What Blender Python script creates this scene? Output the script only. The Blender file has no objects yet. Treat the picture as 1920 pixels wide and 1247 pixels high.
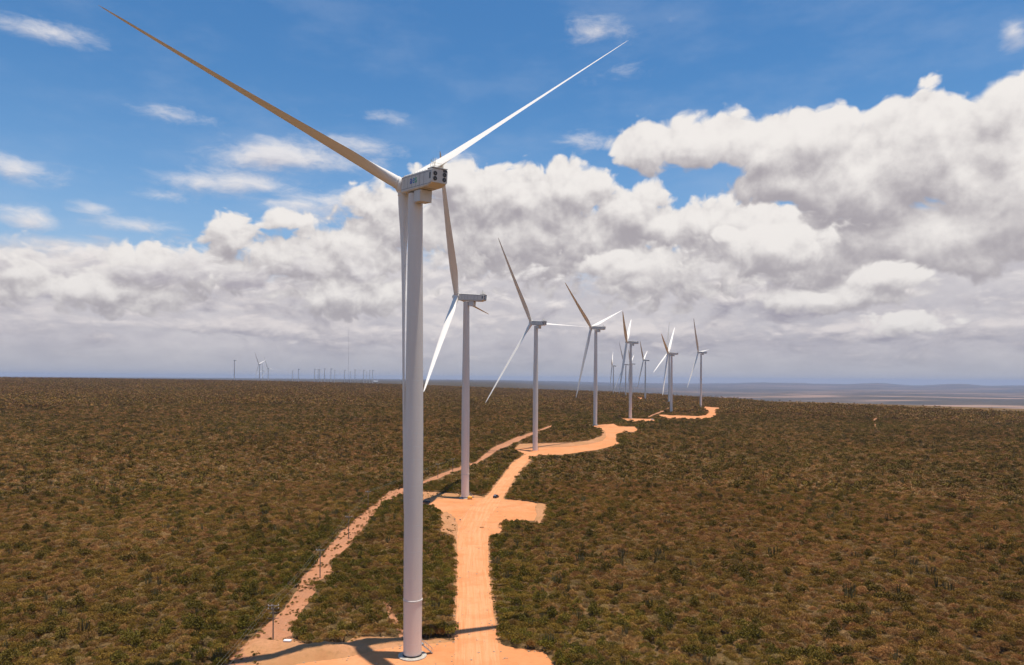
import bpy, bmesh, math, random
import numpy as np
from mathutils import Vector, Matrix
from mathutils.geometry import delaunay_2d_cdt
from mathutils.kdtree import KDTree

random.seed(7); RNG = np.random.default_rng(7)
R = math.radians
SC = bpy.context.scene
COL = SC.collection
F, CX, CY, ROLL, CAMH = 1350.0, 960.0, 711.0, R(0.4), 61.8   # focal length in photo pixels, horizon centre, camera height
HAZE = True

# ------------------------------------------------------------------ camera
cam = bpy.data.cameras.new('camera'); camo = bpy.data.objects.new('camera', cam); COL.objects.link(camo)
cam.sensor_fit = 'HORIZONTAL'; cam.sensor_width = 36; cam.lens = F / 1920 * 36
cam.shift_y = (CY - 623.5) / 1920
cam.clip_start = 1; cam.clip_end = 200000
camo.location = (0, 0, CAMH)
camo.matrix_world = Matrix.Translation((0, 0, CAMH)) @ Matrix.Rotation(-ROLL, 4, 'Y') @ Matrix.Rotation(R(90), 4, 'X')
SC.camera = camo

# ------------------------------------------------------------------ node helpers
class NT:
    def __init__(s, tree):
        s.t = tree; s.n = tree.nodes; s.l = tree.links
    def new(s, typ, **kw):
        nd = s.n.new(typ)
        for k, v in kw.items():
            setattr(nd, k, v)
        return nd
    def put(s, sock, v):
        if v is None: return
        if isinstance(v, bpy.types.NodeSocket): s.l.new(v, sock)
        else: sock.default_value = v
    def m(s, op, a, b=None, c=None, clamp=False):
        nd = s.new('ShaderNodeMath', operation=op); nd.use_clamp = clamp
        s.put(nd.inputs[0], a); s.put(nd.inputs[1], b); s.put(nd.inputs[2], c)
        return nd.outputs[0]
    def v(s, op, a, b=None, out=0):
        nd = s.new('ShaderNodeVectorMath', operation=op)
        s.put(nd.inputs[0], a)
        if op == 'SCALE': s.put(nd.inputs['Scale'], b)
        else: s.put(nd.inputs[1], b)
        return nd.outputs['Value'] if out == 'v' else nd.outputs[0]
    def mr(s, x, a, b, c=0.0, d=1.0, interp='SMOOTHSTEP'):
        nd = s.new('ShaderNodeMapRange', interpolation_type=interp)
        s.put(nd.inputs[0], x); s.put(nd.inputs[1], a); s.put(nd.inputs[2], b); s.put(nd.inputs[3], c); s.put(nd.inputs[4], d)
        return nd.outputs[0]
    def mix(s, f, a, b, blend='MIX'):
        nd = s.new('ShaderNodeMix', data_type='RGBA', blend_type=blend)
        s.put(nd.inputs['Factor'], f); s.put(nd.inputs[6], a); s.put(nd.inputs[7], b)
        return nd.outputs[2]
    def noise(s, vec, scale, detail=5, rough=.55, lac=2.0, out='Factor', dim='3D', dist=0.0):
        nd = s.new('ShaderNodeTexNoise', noise_dimensions=dim)
        s.put(nd.inputs['Vector'], vec); nd.inputs['Scale'].default_value = scale
        nd.inputs['Detail'].default_value = detail; nd.inputs['Roughness'].default_value = rough
        nd.inputs['Lacunarity'].default_value = lac; nd.inputs['Distortion'].default_value = dist
        return nd.outputs[0] if out == 'Factor' else nd.outputs[1]
    def voro(s, vec, scale, detail=2, rough=.5, dim='2D', rnd=1.0):
        nd = s.new('ShaderNodeTexVoronoi', voronoi_dimensions=dim, feature='F1')
        s.put(nd.inputs['Vector'], vec); nd.inputs['Scale'].default_value = scale
        nd.inputs['Detail'].default_value = detail; nd.inputs['Roughness'].default_value = rough
        nd.inputs['Randomness'].default_value = rnd
        return nd.outputs['Distance']

# ------------------------------------------------------------------ sun, sky, clouds
SUN_EL, SUN_AZ = 84.4, None
sun_vec = Vector((10.0, -1.3, 102.0)).normalized()      # direction towards the sun
sl = bpy.data.lights.new('sun', 'SUN'); sl.energy = 4.9; sl.angle = R(0.53); sl.color = (1.0, 0.93, 0.83)
so = bpy.data.objects.new('sun', sl); COL.objects.link(so); so.location = (40, -60, 300)
so.rotation_euler = sun_vec.to_track_quat('Z', 'Y').to_euler()

def pix_dir(px, py):
    dx, dy = px - CX, py - CY
    x = dx * math.cos(ROLL) + dy * math.sin(ROLL); y = -dx * math.sin(ROLL) + dy * math.cos(ROLL)
    return x / F, -y / F                                  # X/Y, Z/Y
def pix_sky(px, py):
    u, w = pix_dir(px, py)
    return math.atan(u) * 13.5, math.atan2(w, math.hypot(1, u)) * 13.5

world = bpy.data.worlds.new('World'); SC.world = world; world.use_nodes = True
wt = world.node_tree; wt.nodes.clear(); W = NT(wt)
geo = W.new('ShaderNodeTexCoord').outputs['Generated']
nrm = W.v('NORMALIZE', geo)
sp = W.new('ShaderNodeSeparateXYZ'); wt.links.new(nrm, sp.inputs[0])
az = W.m('ARCTAN2', sp.outputs[0], sp.outputs[1]); el = W.m('ARCSINE', sp.outputs[2])
AX = W.m('MULTIPLY', az, 13.5); EY = W.m('MULTIPLY', el, 13.5)
cb = W.new('ShaderNodeCombineXYZ'); wt.links.new(AX, cb.inputs[0]); wt.links.new(EY, cb.inputs[1])
P = cb.outputs[0]
sky = W.new('ShaderNodeTexSky', sky_type='NISHITA'); sky.sun_disc = False
sky.sun_elevation = math.asin(sun_vec.z); sky.sun_rotation = math.atan2(sun_vec.x, sun_vec.y)
sky.altitude = 700; sky.air_density = 1.0; sky.dust_density = 0.3; sky.ozone_density = 2.2
hsv = W.new('ShaderNodeHueSaturation'); hsv.inputs['Saturation'].default_value = 1.3; hsv.inputs['Hue'].default_value = 0.497
hsv.inputs['Value'].default_value = 1.2
wt.links.new(sky.outputs[0], hsv.inputs['Color'])
SKYK = 0.1
skycol = hsv.outputs[0]

CLD = .92
def c10(r, g, b): return (r * CLD / SKYK, g * CLD / SKYK, b * CLD / SKYK, 1)
WHITE, MID, SHADE = c10(.90, .86, .83), c10(.60, .57, .60), c10(.405, .375, .405)

def envelope(p, blobs, up=0.0, sm=0.35):
    best = None
    for (px, py, rx, ry, k) in blobs:
        cx, cy = pix_sky(px, py); ex, _ = pix_sky(px + rx, py); _, ey = pix_sky(px, py - ry)
        q = W.v('MULTIPLY', W.v('SUBTRACT', p, (cx, cy, 0)), (1 / (ex - cx), 1 / (ey - cy), 0))
        e = W.m('MULTIPLY_ADD', W.v('LENGTH', q, out='v'), -k, k + .12)
        best = e if best is None else W.m('SMOOTH_MAX', best, e, sm)
    return best
def cloudnoise(p, s, seed, sy=1.0, bill=.55):
    q = W.v('MULTIPLY', W.v('ADD', p, (seed * 7.3, seed * 3.1, 0)), (s, s * sy, 1))
    q = W.v('ADD', q, (0, 0, seed * 1.7))
    w = W.noise(q, 1.0, 2, .55, out='Color')
    qw = W.v('ADD', q, W.v('SCALE', W.v('SUBTRACT', w, (.5, .5, .5)), .9))
    a = W.noise(qw, .62, 9, .64)
    if bill < .1: return a
    b = W.voro(qw, 1.9, 2, .5)
    return W.m('ADD', W.m('MULTIPLY', a, 1 - bill), W.m('MULTIPLY', W.m('SUBTRACT', 1.0, b), bill * .8))
def ident(p): return p
def layer(under, env, s, seed, sy=1.0, amp=1.5, bill=.4, d=.16, k=1.0, soft=.22, off=.5, top=WHITE, low=SHADE, opac=1.0, bias=.5, dB=.55, kB=.35, warp=ident, crumb=True, puff=.9):
    P1 = W.v('ADD', P, (d * .25, d, 0)); P2 = W.v('ADD', P, (dB * .2, dB, 0))
    E0 = env(P)
    D0 = W.m('MULTIPLY_ADD', W.m('SUBTRACT', cloudnoise(warp(P), s, seed, sy, bill), off), amp, E0)
    D1 = W.m('MULTIPLY_ADD', W.m('SUBTRACT', cloudnoise(warp(P1), s, seed, sy, bill), off), amp, env(P1))
    alpha = W.mr(D0, 0.0, soft, 0.0, opac)
    if crumb: alpha = W.m('MULTIPLY', alpha, W.mr(E0, -.32, -.05))
    lit = W.m('MULTIPLY_ADD', W.m('SUBTRACT', D0, D1), k / d * .15, bias)
    if kB:
        big = W.m('SUBTRACT', E0, env(P2))
        big = W.m('ADD', big, W.m('MULTIPLY', W.m('SUBTRACT', W.noise(warp(P), s * .8, 3, .5), .5), 1.1))
        lit = W.m('MULTIPLY_ADD', W.m('MINIMUM', W.m('MAXIMUM', big, -.9), .8), kB, lit)
    if puff:
        v0 = W.noise(W.v('ADD', P, (seed * 2.1, 0, seed)), s * 2.0, 5, .58); v1 = W.noise(W.v('ADD', P1, (seed * 2.1, 0, seed)), s * 2.0, 5, .58)
        lit = W.m('MULTIPLY_ADD', W.m('SUBTRACT', v0, v1), puff, lit)
    lit = W.m('SUBTRACT', lit, W.mr(D0, .4, 1.8, 0.0, .14))
    lit = W.mr(lit, -.02, 1.04)
    return W.mix(alpha, under, W.mix(lit, low, top)), alpha

# horizon air
hz = W.mr(EY, 0.0, 5.6, 1.0, 0.0)
skycol = W.mix(W.m('MULTIPLY', hz, .42), skycol, c10(.38, .53, .74))
veil = W.noise(W.v('MULTIPLY', P, (.35, .9, 1)), 1.0, 6, .6)
skycol = W.mix(W.mr(veil, .42, .72, .02, .15), skycol, c10(.60, .66, .78))
# thin wisps
def env_w(p):
    return envelope(p, [(100, 62, 110, 26, .6), (1122, 58, 75, 40, .8), (1180, 128, 60, 22, .4), (1250, 34, 60, 18, .3),
                        (40, 322, 90, 30, .8), (335, 218, 75, 14, .4), (700, 222, 100, 14, .5), (1085, 262, 70, 20, .6), (530, 296, 170, 42, .9),
                        (480, 350, 240, 36, .9), (1900, 58, 50, 40, 1.2), (250, 424, 130, 18, .6), (170, 392, 50, 14, .5), (50, 415, 90, 30, .9), (90, 452, 150, 24, .9),
                        (680, 270, 80, 24, .6), (620, 375, 240, 44, .9), (860, 300, 60, 24, .9), (300, 365, 60, 20, .5)], sm=.2)
c, _ = layer(skycol, env_w, 1.1, 3, sy=2.4, amp=2.8, bill=.05, soft=1.2, off=.52, k=.6, puff=0, crumb=False, bias=.66, low=c10(.50, .49, .56), top=c10(.86, .83, .83), opac=.9, kB=0)
# far banks thinning to the horizon, drawn out by distance
def plane(p):
    s_ = W.new('ShaderNodeSeparateXYZ'); wt.links.new(p, s_.inputs[0])
    iv = W.m('DIVIDE', 1.0, W.m('ADD', W.m('MAXIMUM', s_.outputs[1], -.3), 1.15))
    c_ = W.new('ShaderNodeCombineXYZ'); W.put(c_.inputs[0], W.m('MULTIPLY', W.m('MULTIPLY', s_.outputs[0], iv), 2.9)); W.put(c_.inputs[1], W.m('MULTIPLY', iv, -13.0))
    return c_.outputs[0]
def env_a(p):
    s_ = W.new('ShaderNodeSeparateXYZ'); wt.links.new(p, s_.inputs[0])
    lf = W.noise(W.v('MULTIPLY', p, (1, .6, 1)), .3, 3, .5)
    y = W.m('MULTIPLY_ADD', lf, 2.6, W.m('MULTIPLY', s_.outputs[1], -1.0))
    y = W.m('ADD', y, W.m('MULTIPLY', s_.outputs[0], 0.06))
    return W.m('MULTIPLY', W.m('ADD', y, 1.35), .8)
c, _ = layer(c, env_a, .55, 11, sy=3.2, amp=1.6, bill=.15, soft=.5, off=.5, d=.12, k=.35, bias=.40, low=c10(.385, .37, .44), top=c10(.80, .76, .76), kB=.55, dB=.3, crumb=False, puff=.5)
# broken rows of far cumulus with flat grey bases
def env_row(c0, hw, peak):
    def f(p):
        s_ = W.new('ShaderNodeSeparateXYZ'); wt.links.new(p, s_.inputs[0])
        return W.m('MULTIPLY_ADD', W.m('ABSOLUTE', W.m('SUBTRACT', s_.outputs[1], c0)), -peak / hw * 1.5, peak)
    return f
c, _ = layer(c, env_row(.9, .8, .55), .72, 17, sy=2.8, amp=5.0, bill=.16, soft=1.0, off=.44, d=.09, k=.30, crumb=False, puff=.9, bias=.57, low=c10(.28, .27, .345), top=c10(.86, .79, .77), kB=1.1, dB=.2, opac=.85)
c, _ = layer(c, env_row(1.5, .8, .5), .66, 71, sy=2.2, amp=4.8, bill=.2, soft=.8, off=.45, d=.11, k=.34, crumb=False, puff=.9, bias=.56, low=c10(.29, .27, .34), top=c10(.93, .87, .84), kB=1.0, dB=.25, opac=.95)
# mid distance cumulus
def env_b(p):
    return envelope(p, [(40, 508, 140, 42, 1.0), (265, 500, 100, 54, 1.1), (160, 545, 240, 46, 1.0), (432, 440, 60, 56, 1.1), (400, 510, 170, 46, 1.0),
                        (560, 482, 130, 52, 1.1), (670, 470, 120, 74, 1.2), (640, 550, 180, 50, 1.0), (545, 412, 90, 30, .8), (760, 420, 120, 74, 1.0),
                        (1340, 440, 140, 84, 1.1), (1250, 510, 220, 80, 1.1), (1000, 470, 250, 90, 1.2), (720, 380, 110, 50, .8), (1700, 605, 110, 30, .9)])
c, _ = layer(c, env_b, 1.15, 23, sy=1.25, amp=2.0, bill=.34, soft=.30, d=.17, k=.6, bias=.52, kB=.34, dB=.4)
c, _ = layer(c, env_row(1.95, .6, .35), .72, 91, sy=1.7, amp=4.0, bill=.26, soft=.55, off=.46, d=.13, k=.4, bias=.50, low=c10(.36, .33, .39), top=c10(.88, .84, .82), kB=.5, dB=.3)
# centre bank
def env_c(p):
    return envelope(p, [(930, 368, 150, 74, 1.2), (1060, 360, 140, 66, 1.2), (1180, 395, 84, 66, 1.2), (1000, 440, 300, 84, 1.1), (850, 335, 90, 44, 1.0), (1340, 420, 90, 60, 1.1),
                        (1440, 420, 140, 64, 1.2), (1560, 470, 200, 100, 1.2), (1240, 425, 90, 50, 1.0)])
c, _ = layer(c, env_c, 1.05, 37, sy=1.15, amp=2.0, bill=.34, soft=.28, d=.19, k=.62, bias=.46, kB=.36, dB=.5)
# great bank on the right
def env_d(p):
    return envelope(p, [(1215, 270, 100, 62, 1.2), (1340, 262, 170, 64, 1.3), (1500, 268, 190, 84, 1.4), (1730, 245, 130, 100, 1.4), (1640, 330, 250, 110, 1.4),
                        (1890, 205, 84, 92, 1.3), (1900, 340, 250, 170, 1.5), (1810, 440, 340, 90, 1.4), (1470, 345, 120, 44, 1.0), (2150, 300, 300, 220, 1.5)], sm=.45)
c, _ = layer(c, env_d, .85, 51, sy=1.1, amp=2.0, bill=.34, soft=.28, d=.22, k=.66, bias=.50, kB=.34, dB=.8)
c, _ = layer(c, lambda p: envelope(p, [(1440, 468, 115, 58, 1.3), (1360, 440, 40, 22, .8), (1180, 500, 120, 46, .9), (1660, 520, 90, 36, 1.0), (1560, 560, 200, 30, .8)], sm=.2), 1.1, 63, sy=1.2, amp=1.5, bill=.34, soft=.3, d=.15, k=.66, bias=.52, kB=.36, dB=.4)
# low air dims and greys everything near the horizon
lowair = W.m('MAXIMUM', W.mr(EY, -.1, .95, .84, 0.0), W.mr(EY, .2, 3.6, .22, 0.0))
c = W.mix(lowair, c, W.mix(W.mr(EY, .2, 2.2), c10(.425, .43, .475), c10(.59, .56, .565)))
bg = W.new('ShaderNodeBackground'); bg.inputs['Strength'].default_value = SKYK
wt.links.new(c, bg.inputs['Color'])
wo = W.new('ShaderNodeOutputWorld'); wt.links.new(bg.outputs[0], wo.inputs['Surface'])
world.cycles.sampling_method = 'MANUAL'; world.cycles.sample_map_resolution = 256

SC.view_settings.view_transform = 'Standard'; SC.view_settings.look = 'None'
SC.view_settings.exposure = 0.1; SC.view_settings.gamma = 1.0; SC.view_settings.use_curve_mapping = False
SC.render.engine = 'CYCLES'
SC.cycles.use_adaptive_sampling = True; SC.cycles.adaptive_threshold = .025
SC.cycles.max_bounces = 4; SC.cycles.diffuse_bounces = 2; SC.cycles.glossy_bounces = 2; SC.cycles.volume_bounces = 1
SC.cycles.transparent_max_bounces = 4

# ------------------------------------------------------------------ terrain shape
def sstep(a, b, x):
    t = np.clip((x - a) / (b - a), 0, 1); return t * t * (3 - 2 * t)
# photo column, depth, ground height
CTRL = [(774, 160, 0), (873, 376, -1), (1004, 584, 2.6), (1116, 777, 12), (1182, 996, 9.1), (1258, 1186, 1.5), (1314, 1387, 10.9),
        (1254, 1590, 14), (1210, 1934, 10.4), (1150, 2687, 8.7), (1173, 2288, 7), (1186, 2320, 8.5),
        (2300, 1050, 0), (1920, 1170, 2), (1700, 1330, 4), (1500, 1480, 5), (1420, 1600, 7), (1380, 1800, 8), (1290, 2000, 8.2), (1215, 2400, 8.5),
        (1138, 2700, 8.2), (1000, 3000, 13), (850, 3300, 20), (740, 3500, 27), (640, 3600, 33), (560, 3700, 39), (450, 3800, 46), (0, 3800, 51.4), (-400, 3800, 55),
        (0, 200, 0), (500, 200, 0), (1500, 200, 0), (1920, 200, 0), (960, 200, 0), (960, 60, 0), (0, 60, 0), (1920, 60, 0), (0, 700, 7), (400, 700, 7), (0, 1500, 20), (400, 1500, 19),
        (800, 1500, 14), (1500, 700, 2), (1920, 700, 1), (1700, 1000, 2), (1350, 800, 4), (1300, 500, 1), (0, 2500, 38), (450, 2500, 33), (800, 2300, 17), (600, 400, 0), (1250, 350, 0)]
_ca = np.array([math.atan((c[0] - CX) / F) for c in CTRL]); _cl = np.array([math.log(c[1] * math.hypot(1, (c[0] - CX) / F)) for c in CTRL]); _cz = np.array([c[2] for c in CTRL], float)
EDGE = [(-2200, 3800, 55), (0, 3800), (450, 3800), (560, 3700), (640, 3600), (740, 3500), (850, 3300), (1000, 3000), (1138, 2700), (1215, 2400), (1290, 2000),
        (1380, 1800), (1420, 1620), (1435, 1500), (1500, 1480), (1700, 1330), (1920, 1170), (2300, 1050), (4000, 900)]
_ea = np.array([math.atan((e[0] - CX) / F) for e in EDGE]); _ed = np.array([e[1] * math.hypot(1, (e[0] - CX) / F) for e in EDGE])
def vnoise(x, y, seed=0):
    xi = np.floor(x).astype(np.int64); yi = np.floor(y).astype(np.int64); fx = x - xi; fy = y - yi
    def h(a, b):
        n = (a * 374761393 + b * 668265263 + seed * 982451653) & 0x7fffffff
        n = ((n ^ (n >> 13)) * 1274126177) & 0x7fffffff
        return ((n ^ (n >> 16)) & 0xffff) / 65535.0
    u = fx * fx * (3 - 2 * fx); v = fy * fy * (3 - 2 * fy)
    return (h(xi, yi) * (1 - u) + h(xi + 1, yi) * u) * (1 - v) + (h(xi, yi + 1) * (1 - u) + h(xi + 1, yi + 1) * u) * v
def fbm(x, y, o=4, seed=0):
    s = 0; a = .5
    for i in range(o):
        s = s + a * vnoise(x * 2 ** i + 13.7 * i, y * 2 ** i - 7.1 * i, seed + i); a *= .5
    return s
def hfn(X, Y):
    X = np.asarray(X, float); Y = np.asarray(Y, float); shp = X.shape; X = X.ravel(); Y = Y.ravel()
    Z = np.empty_like(X)
    for s in range(0, len(X), 40000):
        x = X[s:s + 40000]; y = Y[s:s + 40000]
        a = np.arctan2(x, y); r = np.hypot(x, y) + 1e-6; l = np.log(r)
        a_ = np.clip(a, -1.0, 1.0); lc = np.clip(l, 4.2, 9)
        d2 = ((a_[:, None] - _ca) / .11) ** 2 + ((lc[:, None] - _cl) / .2) ** 2
        w = np.exp(-.5 * d2) + 1e-5 / (1 + d2) ** 2
        hp = (w * _cz).sum(1) / w.sum(1)
        e = np.interp(a, _ea, _ed)
        # land beyond the rim: a far plateau to the left, low plains to the right
        side = sstep(-.06, .25, a)
        far = 17 - 217 * side * sstep(0, 1.0, (r - e) / 3500)
        far = far + (fbm(x / 3000, y / 3000, 4, 5) - .47) * (18 + 70 * side) * sstep(4000, 14000, r)
        ridge = np.exp(-((a - .36) / .07) ** 2) * 120 + np.exp(-((a - .47) / .03) ** 2) * 90 + np.exp(-((a - .55) / .025) ** 2) * 110 + np.exp(-((a - .62) / .05) ** 2) * 60
        far = far + side * sstep(26000, 36000, r) * (60 + ridge * (.6 + .8 * fbm(a * 60, l * 3, 3, 9)))
        w_ = 420 + 500 * side
        t = sstep(0, 1, (r - e) / w_)
        Z[s:s + 40000] = hp * (1 - t) + far * t
    return Z.reshape(shp)

# soil heaps beside the first pad
HEAPS = [(600, 1222, 5, 1.2), (640, 1225, 3.5, .9), (560, 1228, 5, 1.0), (490, 1213, 4, .8), (690, 1204, 3, .6), (740, 1202, 4, .5), (520, 1222, 4, -.5), (610, 1208, 4, .5)]

def ground_pt(px, py):
    u, w = pix_dir(px, py)
    Yd = 300.0 if w >= -1e-4 else min(CAMH / -w, 6000)
    for _ in range(40):
        z = float(hfn([u * Yd], [Yd])[0])
        Yn = (CAMH - z) / max(-w, 1e-4); Yd = .5 * Yd + .5 * min(Yn, 9000)
    return Vector((u * Yd, Yd, z))
def to_px(X, Y, Z):
    x = F * X / Y; y = -F * (Z - CAMH) / Y
    return CX + x * math.cos(ROLL) - y * math.sin(ROLL), CY + x * math.sin(ROLL) + y * math.cos(ROLL)

# ------------------------------------------------------------------ materials
def mat(name, col=(.5, .5, .5), rough=.6, metal=0.0, spec=.5):
    m = bpy.data.materials.new(name); m.use_nodes = True
    b = m.node_tree.nodes['Principled BSDF']
    b.inputs['Base Color'].default_value = (*col, 1); b.inputs['Roughness'].default_value = rough
    b.inputs['Metallic'].default_value = metal; b.inputs['Specular IOR Level'].default_value = spec
    return m, NT(m.node_tree), b
def noisy(name, c1, c2, scale, rough=.6, detail=5, contrast=(.35, .65), spec=.5, metal=0, coord='Object', stretch=(1, 1, 1)):
    m, N, b = mat(name, c1, rough, metal, spec)
    tc = N.new('ShaderNodeTexCoord').outputs[coord]
    n = N.noise(N.v('MULTIPLY', tc, stretch), scale, detail)
    N.put(b.inputs['Base Color'], N.mix(N.mr(n, *contrast), (*c1, 1), (*c2, 1)))
    return m
# turbine paint: light grey with faint streaks
def paint(name, c, streak=.06, sc=.35):
    m, N, b = mat(name, c, .5, 0, .35)
    tc = N.new('ShaderNodeTexCoord').outputs['Object']
    n = N.noise(N.v('MULTIPLY', tc, (1, 1, .12)), sc, 6, .6); n2 = N.noise(tc, 3.0, 4, .6)
    f = N.m('ADD', N.m('MULTIPLY', N.mr(n, .3, .7), .7), N.m('MULTIPLY', n2, .3))
    d = tuple(x * (1 - streak * 2) for x in c)
    N.put(b.inputs['Base Color'], N.mix(f, (*d, 1), (*c, 1)))
    return m
M_TOWER = paint('tower_paint', (.82, .742, .655)); M_BLADE = paint('blade_paint', (.84, .78, .70), .03)
M_NAC = paint('nacelle_paint', (.70, .665, .60), .06, .8); M_CONC = noisy('concrete', (.52, .47, .38), (.36, .31, .25), 1.5)
M_DARK, _, _ = mat('dark_grille', (.012, .012, .016), .5); M_SEAM, _, _ = mat('panel_seam', (.25, .25, .25), .7)
M_PALE, _, _ = mat('pale_seam', (.80, .78, .72), .6); M_STEEL, _, _ = mat('galvanised_steel', (.42, .42, .40), .45, .6)
M_YRAIL, _, _ = mat('rail_paint', (.55, .52, .35), .5)
M_LB, _, _ = mat('lettering_blue', (.01, .07, .42), .5); M_LT, _, _ = mat('lettering_teal', (.01, .25, .50), .5); M_LG, _, _ = mat('lettering_green', (.02, .42, .20), .5)
M_WOOD = noisy('weathered_pole', (.20, .17, .13), (.12, .10, .08), 2.0); M_WIRE, _, _ = mat('wire_metal', (.30, .30, .24), .5, .3)
M_CARD, _, _ = mat('dark_car_paint', (.015, .017, .02), .3); M_GLASS, _, _ = mat('car_glass', (.02, .025, .03), .08); M_TYRE, _, _ = mat('tyre_rubber', (.02, .02, .02), .8)
M_WHT, _, _ = mat('white_paint', (.78, .78, .76), .45); M_YEL, _, _ = mat('yellow_paint', (.75, .36, .02), .5); M_ORG, _, _ = mat('orange_plastic', (.6, .16, .03), .6)
M_LAMP, _, _ = mat('headlight_lens', (.7, .7, .7), .15); M_WIN, _, _ = mat('rear_glass_reflection', (.45, .5, .55), .05, 0.6)  # pale tone and metal put the bright reflection into the rear window's colour

def soil(name, a, b_, c_, scale, ruts=False):
    m, N, b = mat(name, a, .95, 0, .1)
    tc = N.new('ShaderNodeTexCoord').outputs['Object']
    n1 = N.noise(tc, .035 * scale, 6, .6); n2 = N.noise(tc, .5 * scale, 6, .65); n3 = N.noise(tc, 3.0 * scale, 4, .7)
    col = N.mix(N.mr(n1, .38, .62), (*a, 1), (*b_, 1))
    col = N.mix(N.m('MULTIPLY', N.mr(n2, .45, .75), .55), col, (*c_, 1))
    if ruts:   # wheel tracks follow the road: attribute u runs across it
        at = N.new('ShaderNodeAttribute', attribute_name='across').outputs['Fac']
        al = N.new('ShaderNodeAttribute', attribute_name='along').outputs['Fac']
        cv = N.new('ShaderNodeCombineXYZ'); N.put(cv.inputs[0], N.m('MULTIPLY', at, 1.3)); N.put(cv.inputs[1], N.m('MULTIPLY', al, .03))
        r = N.noise(cv.outputs[0], 1.0, 4, .6)
        col = N.mix(N.m('MULTIPLY', N.mr(r, .42, .62), .6), col, (a[0] * 1.1, a[1] * 1.28, a[2] * 1.5, 1))
        r2 = N.noise(cv.outputs[0], 2.6, 3, .6)
        col = N.mix(N.m('MULTIPLY', N.mr(r2, .50, .68), .6), col, (a[0] * .78, a[1] * .66, a[2] * .55, 1))
        # two compacted wheel tracks
        for off_ in (-1.7, .2, 2.1):
            wt_ = N.m('ABSOLUTE', N.m('SUBTRACT', N.m('ADD', at, N.m('MULTIPLY', N.noise(tc, .03, 2, .5), 2.0)), off_ + 1.0))
            col = N.mix(N.mr(wt_, .25, .65, .30, 0.0), col, (a[0] * 1.12, a[1] * 1.34, a[2] * 1.65, 1))
    n4 = N.noise(tc, .12 * scale, 5, .6)
    col = N.mix(N.m('MULTIPLY', N.mr(n4, .47, .66), .5), col, (a[0] * .8, a[1] * .72, a[2] * .62, 1))
    col = N.mix(N.m('MULTIPLY', n3, .25), col, (a[0] * .62, a[1] * .58, a[2] * .55, 1))
    N.put(b.inputs['Base Color'], col)
    bp = N.new('ShaderNodeBump'); bp.inputs['Strength'].default_value = .5; bp.inputs['Distance'].default_value = .25
    N.put(bp.inputs['Height'], N.m('ADD', n2, N.m('MULTIPLY', n3, .4))); N.put(b.inputs['Normal'], bp.outputs[0])
    return m
M_ROAD = soil('orange_dirt_road', (.68, .278, .115), (.71, .31, .135), (.57, .22, .085), 1, True)
M_PAD = soil('orange_dirt_pad', (.65, .262, .102), (.67, .30, .135), (.50, .19, .072), 1)
M_TRACK = soil('pink_soil_track', (.50, .225, .115), (.43, .195, .10), (.25, .13, .06), 1.8)
M_BERM = soil('pale_stony_soil', (.52, .25, .12), (.43, .215, .09), (.25, .135, .05), 1.6)

def ground_material():
    m, N, b = mat('scrub_soil', (.1, .07, .03), .95, 0, .05)
    g = N.new('ShaderNodeNewGeometry').outputs['Position']
    n1 = N.noise(g, .0022, 6, .6); n2 = N.noise(g, .03, 6, .65); n3 = N.noise(g, .6, 4, .6)
    near = N.mix(N.mr(n2, .35, .68), (.11, .07, .028, 1), (.19, .11, .05, 1))
    near = N.mix(N.m('MULTIPLY', N.mr(n3, .5, .8), .4), near, (.20, .115, .06, 1))
    far = N.mix(N.mr(n1, .36, .62), (.048, .042, .030, 1), (.088, .066, .044, 1))
    # bare reddish clearings of the low plains
    s = N.new('ShaderNodeSeparateXYZ'); N.put(s.inputs[0], g)
    a = N.m('ARCTAN2', s.outputs[0], s.outputs[1]); r = N.v('LENGTH', g, out='v')
    cv = N.v('MULTIPLY', g, (.00022, .0007, 0)); n4 = N.noise(cv, 1.0, 7, .62)
    bare = N.m('MULTIPLY', N.mr(n4, .47, .60), N.mr(a, .10, .30))
    bare = N.m('MULTIPLY', bare, N.mr(r, 3500, 5200)); bare = N.m('MULTIPLY', bare, N.mr(r, 9000, 26000, 1.0, .35))
    far = N.mix(bare, far, (.38, .235, .16, 1))
    n5 = N.noise(N.v('MULTIPLY', g, (.0012, .004, 0)), 1.0, 5, .6)
    far = N.mix(N.m('MULTIPLY', N.mr(n5, .55, .7), .5), far, (.15, .11, .075, 1))
    N.put(b.inputs['Base Color'], N.mix(N.mr(r, 1600, 4800), near, far))
    return m
M_GROUND = ground_material()

# ------------------------------------------------------------------ mesh helpers
def tag(o, label=None, cat=None, group=None, kind=None):
    if label: o['label'] = label
    if cat: o['category'] = cat
    if group: o['group'] = group
    if kind: o['kind'] = kind
    return o
def link(name, me, parent=None, mats=(), smooth=False):
    for m_ in mats:
        if m_ and len(me.materials) < len(mats): me.materials.append(m_)
    if smooth and len(me.polygons): me.polygons.foreach_set('use_smooth', [True] * len(me.polygons))
    o = bpy.data.objects.new(name, me); COL.objects.link(o)
    if parent: o.parent = parent
    return o
def empty(name, loc, rz=0):
    o = bpy.data.objects.new(name, None); COL.objects.link(o); o.location = loc; o.rotation_euler = (0, 0, rz); o.empty_display_size = 1
    return o
def bm_mesh(bm, name='mesh'):
    bmesh.ops.recalc_face_normals(bm, faces=bm.faces)
    for e in bm.edges:
        if len(e.link_faces) == 2 and e.calc_face_angle(0) > .75: e.smooth = False
    me = bpy.data.meshes.new(name); bm.to_mesh(me); bm.free(); return me
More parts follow.
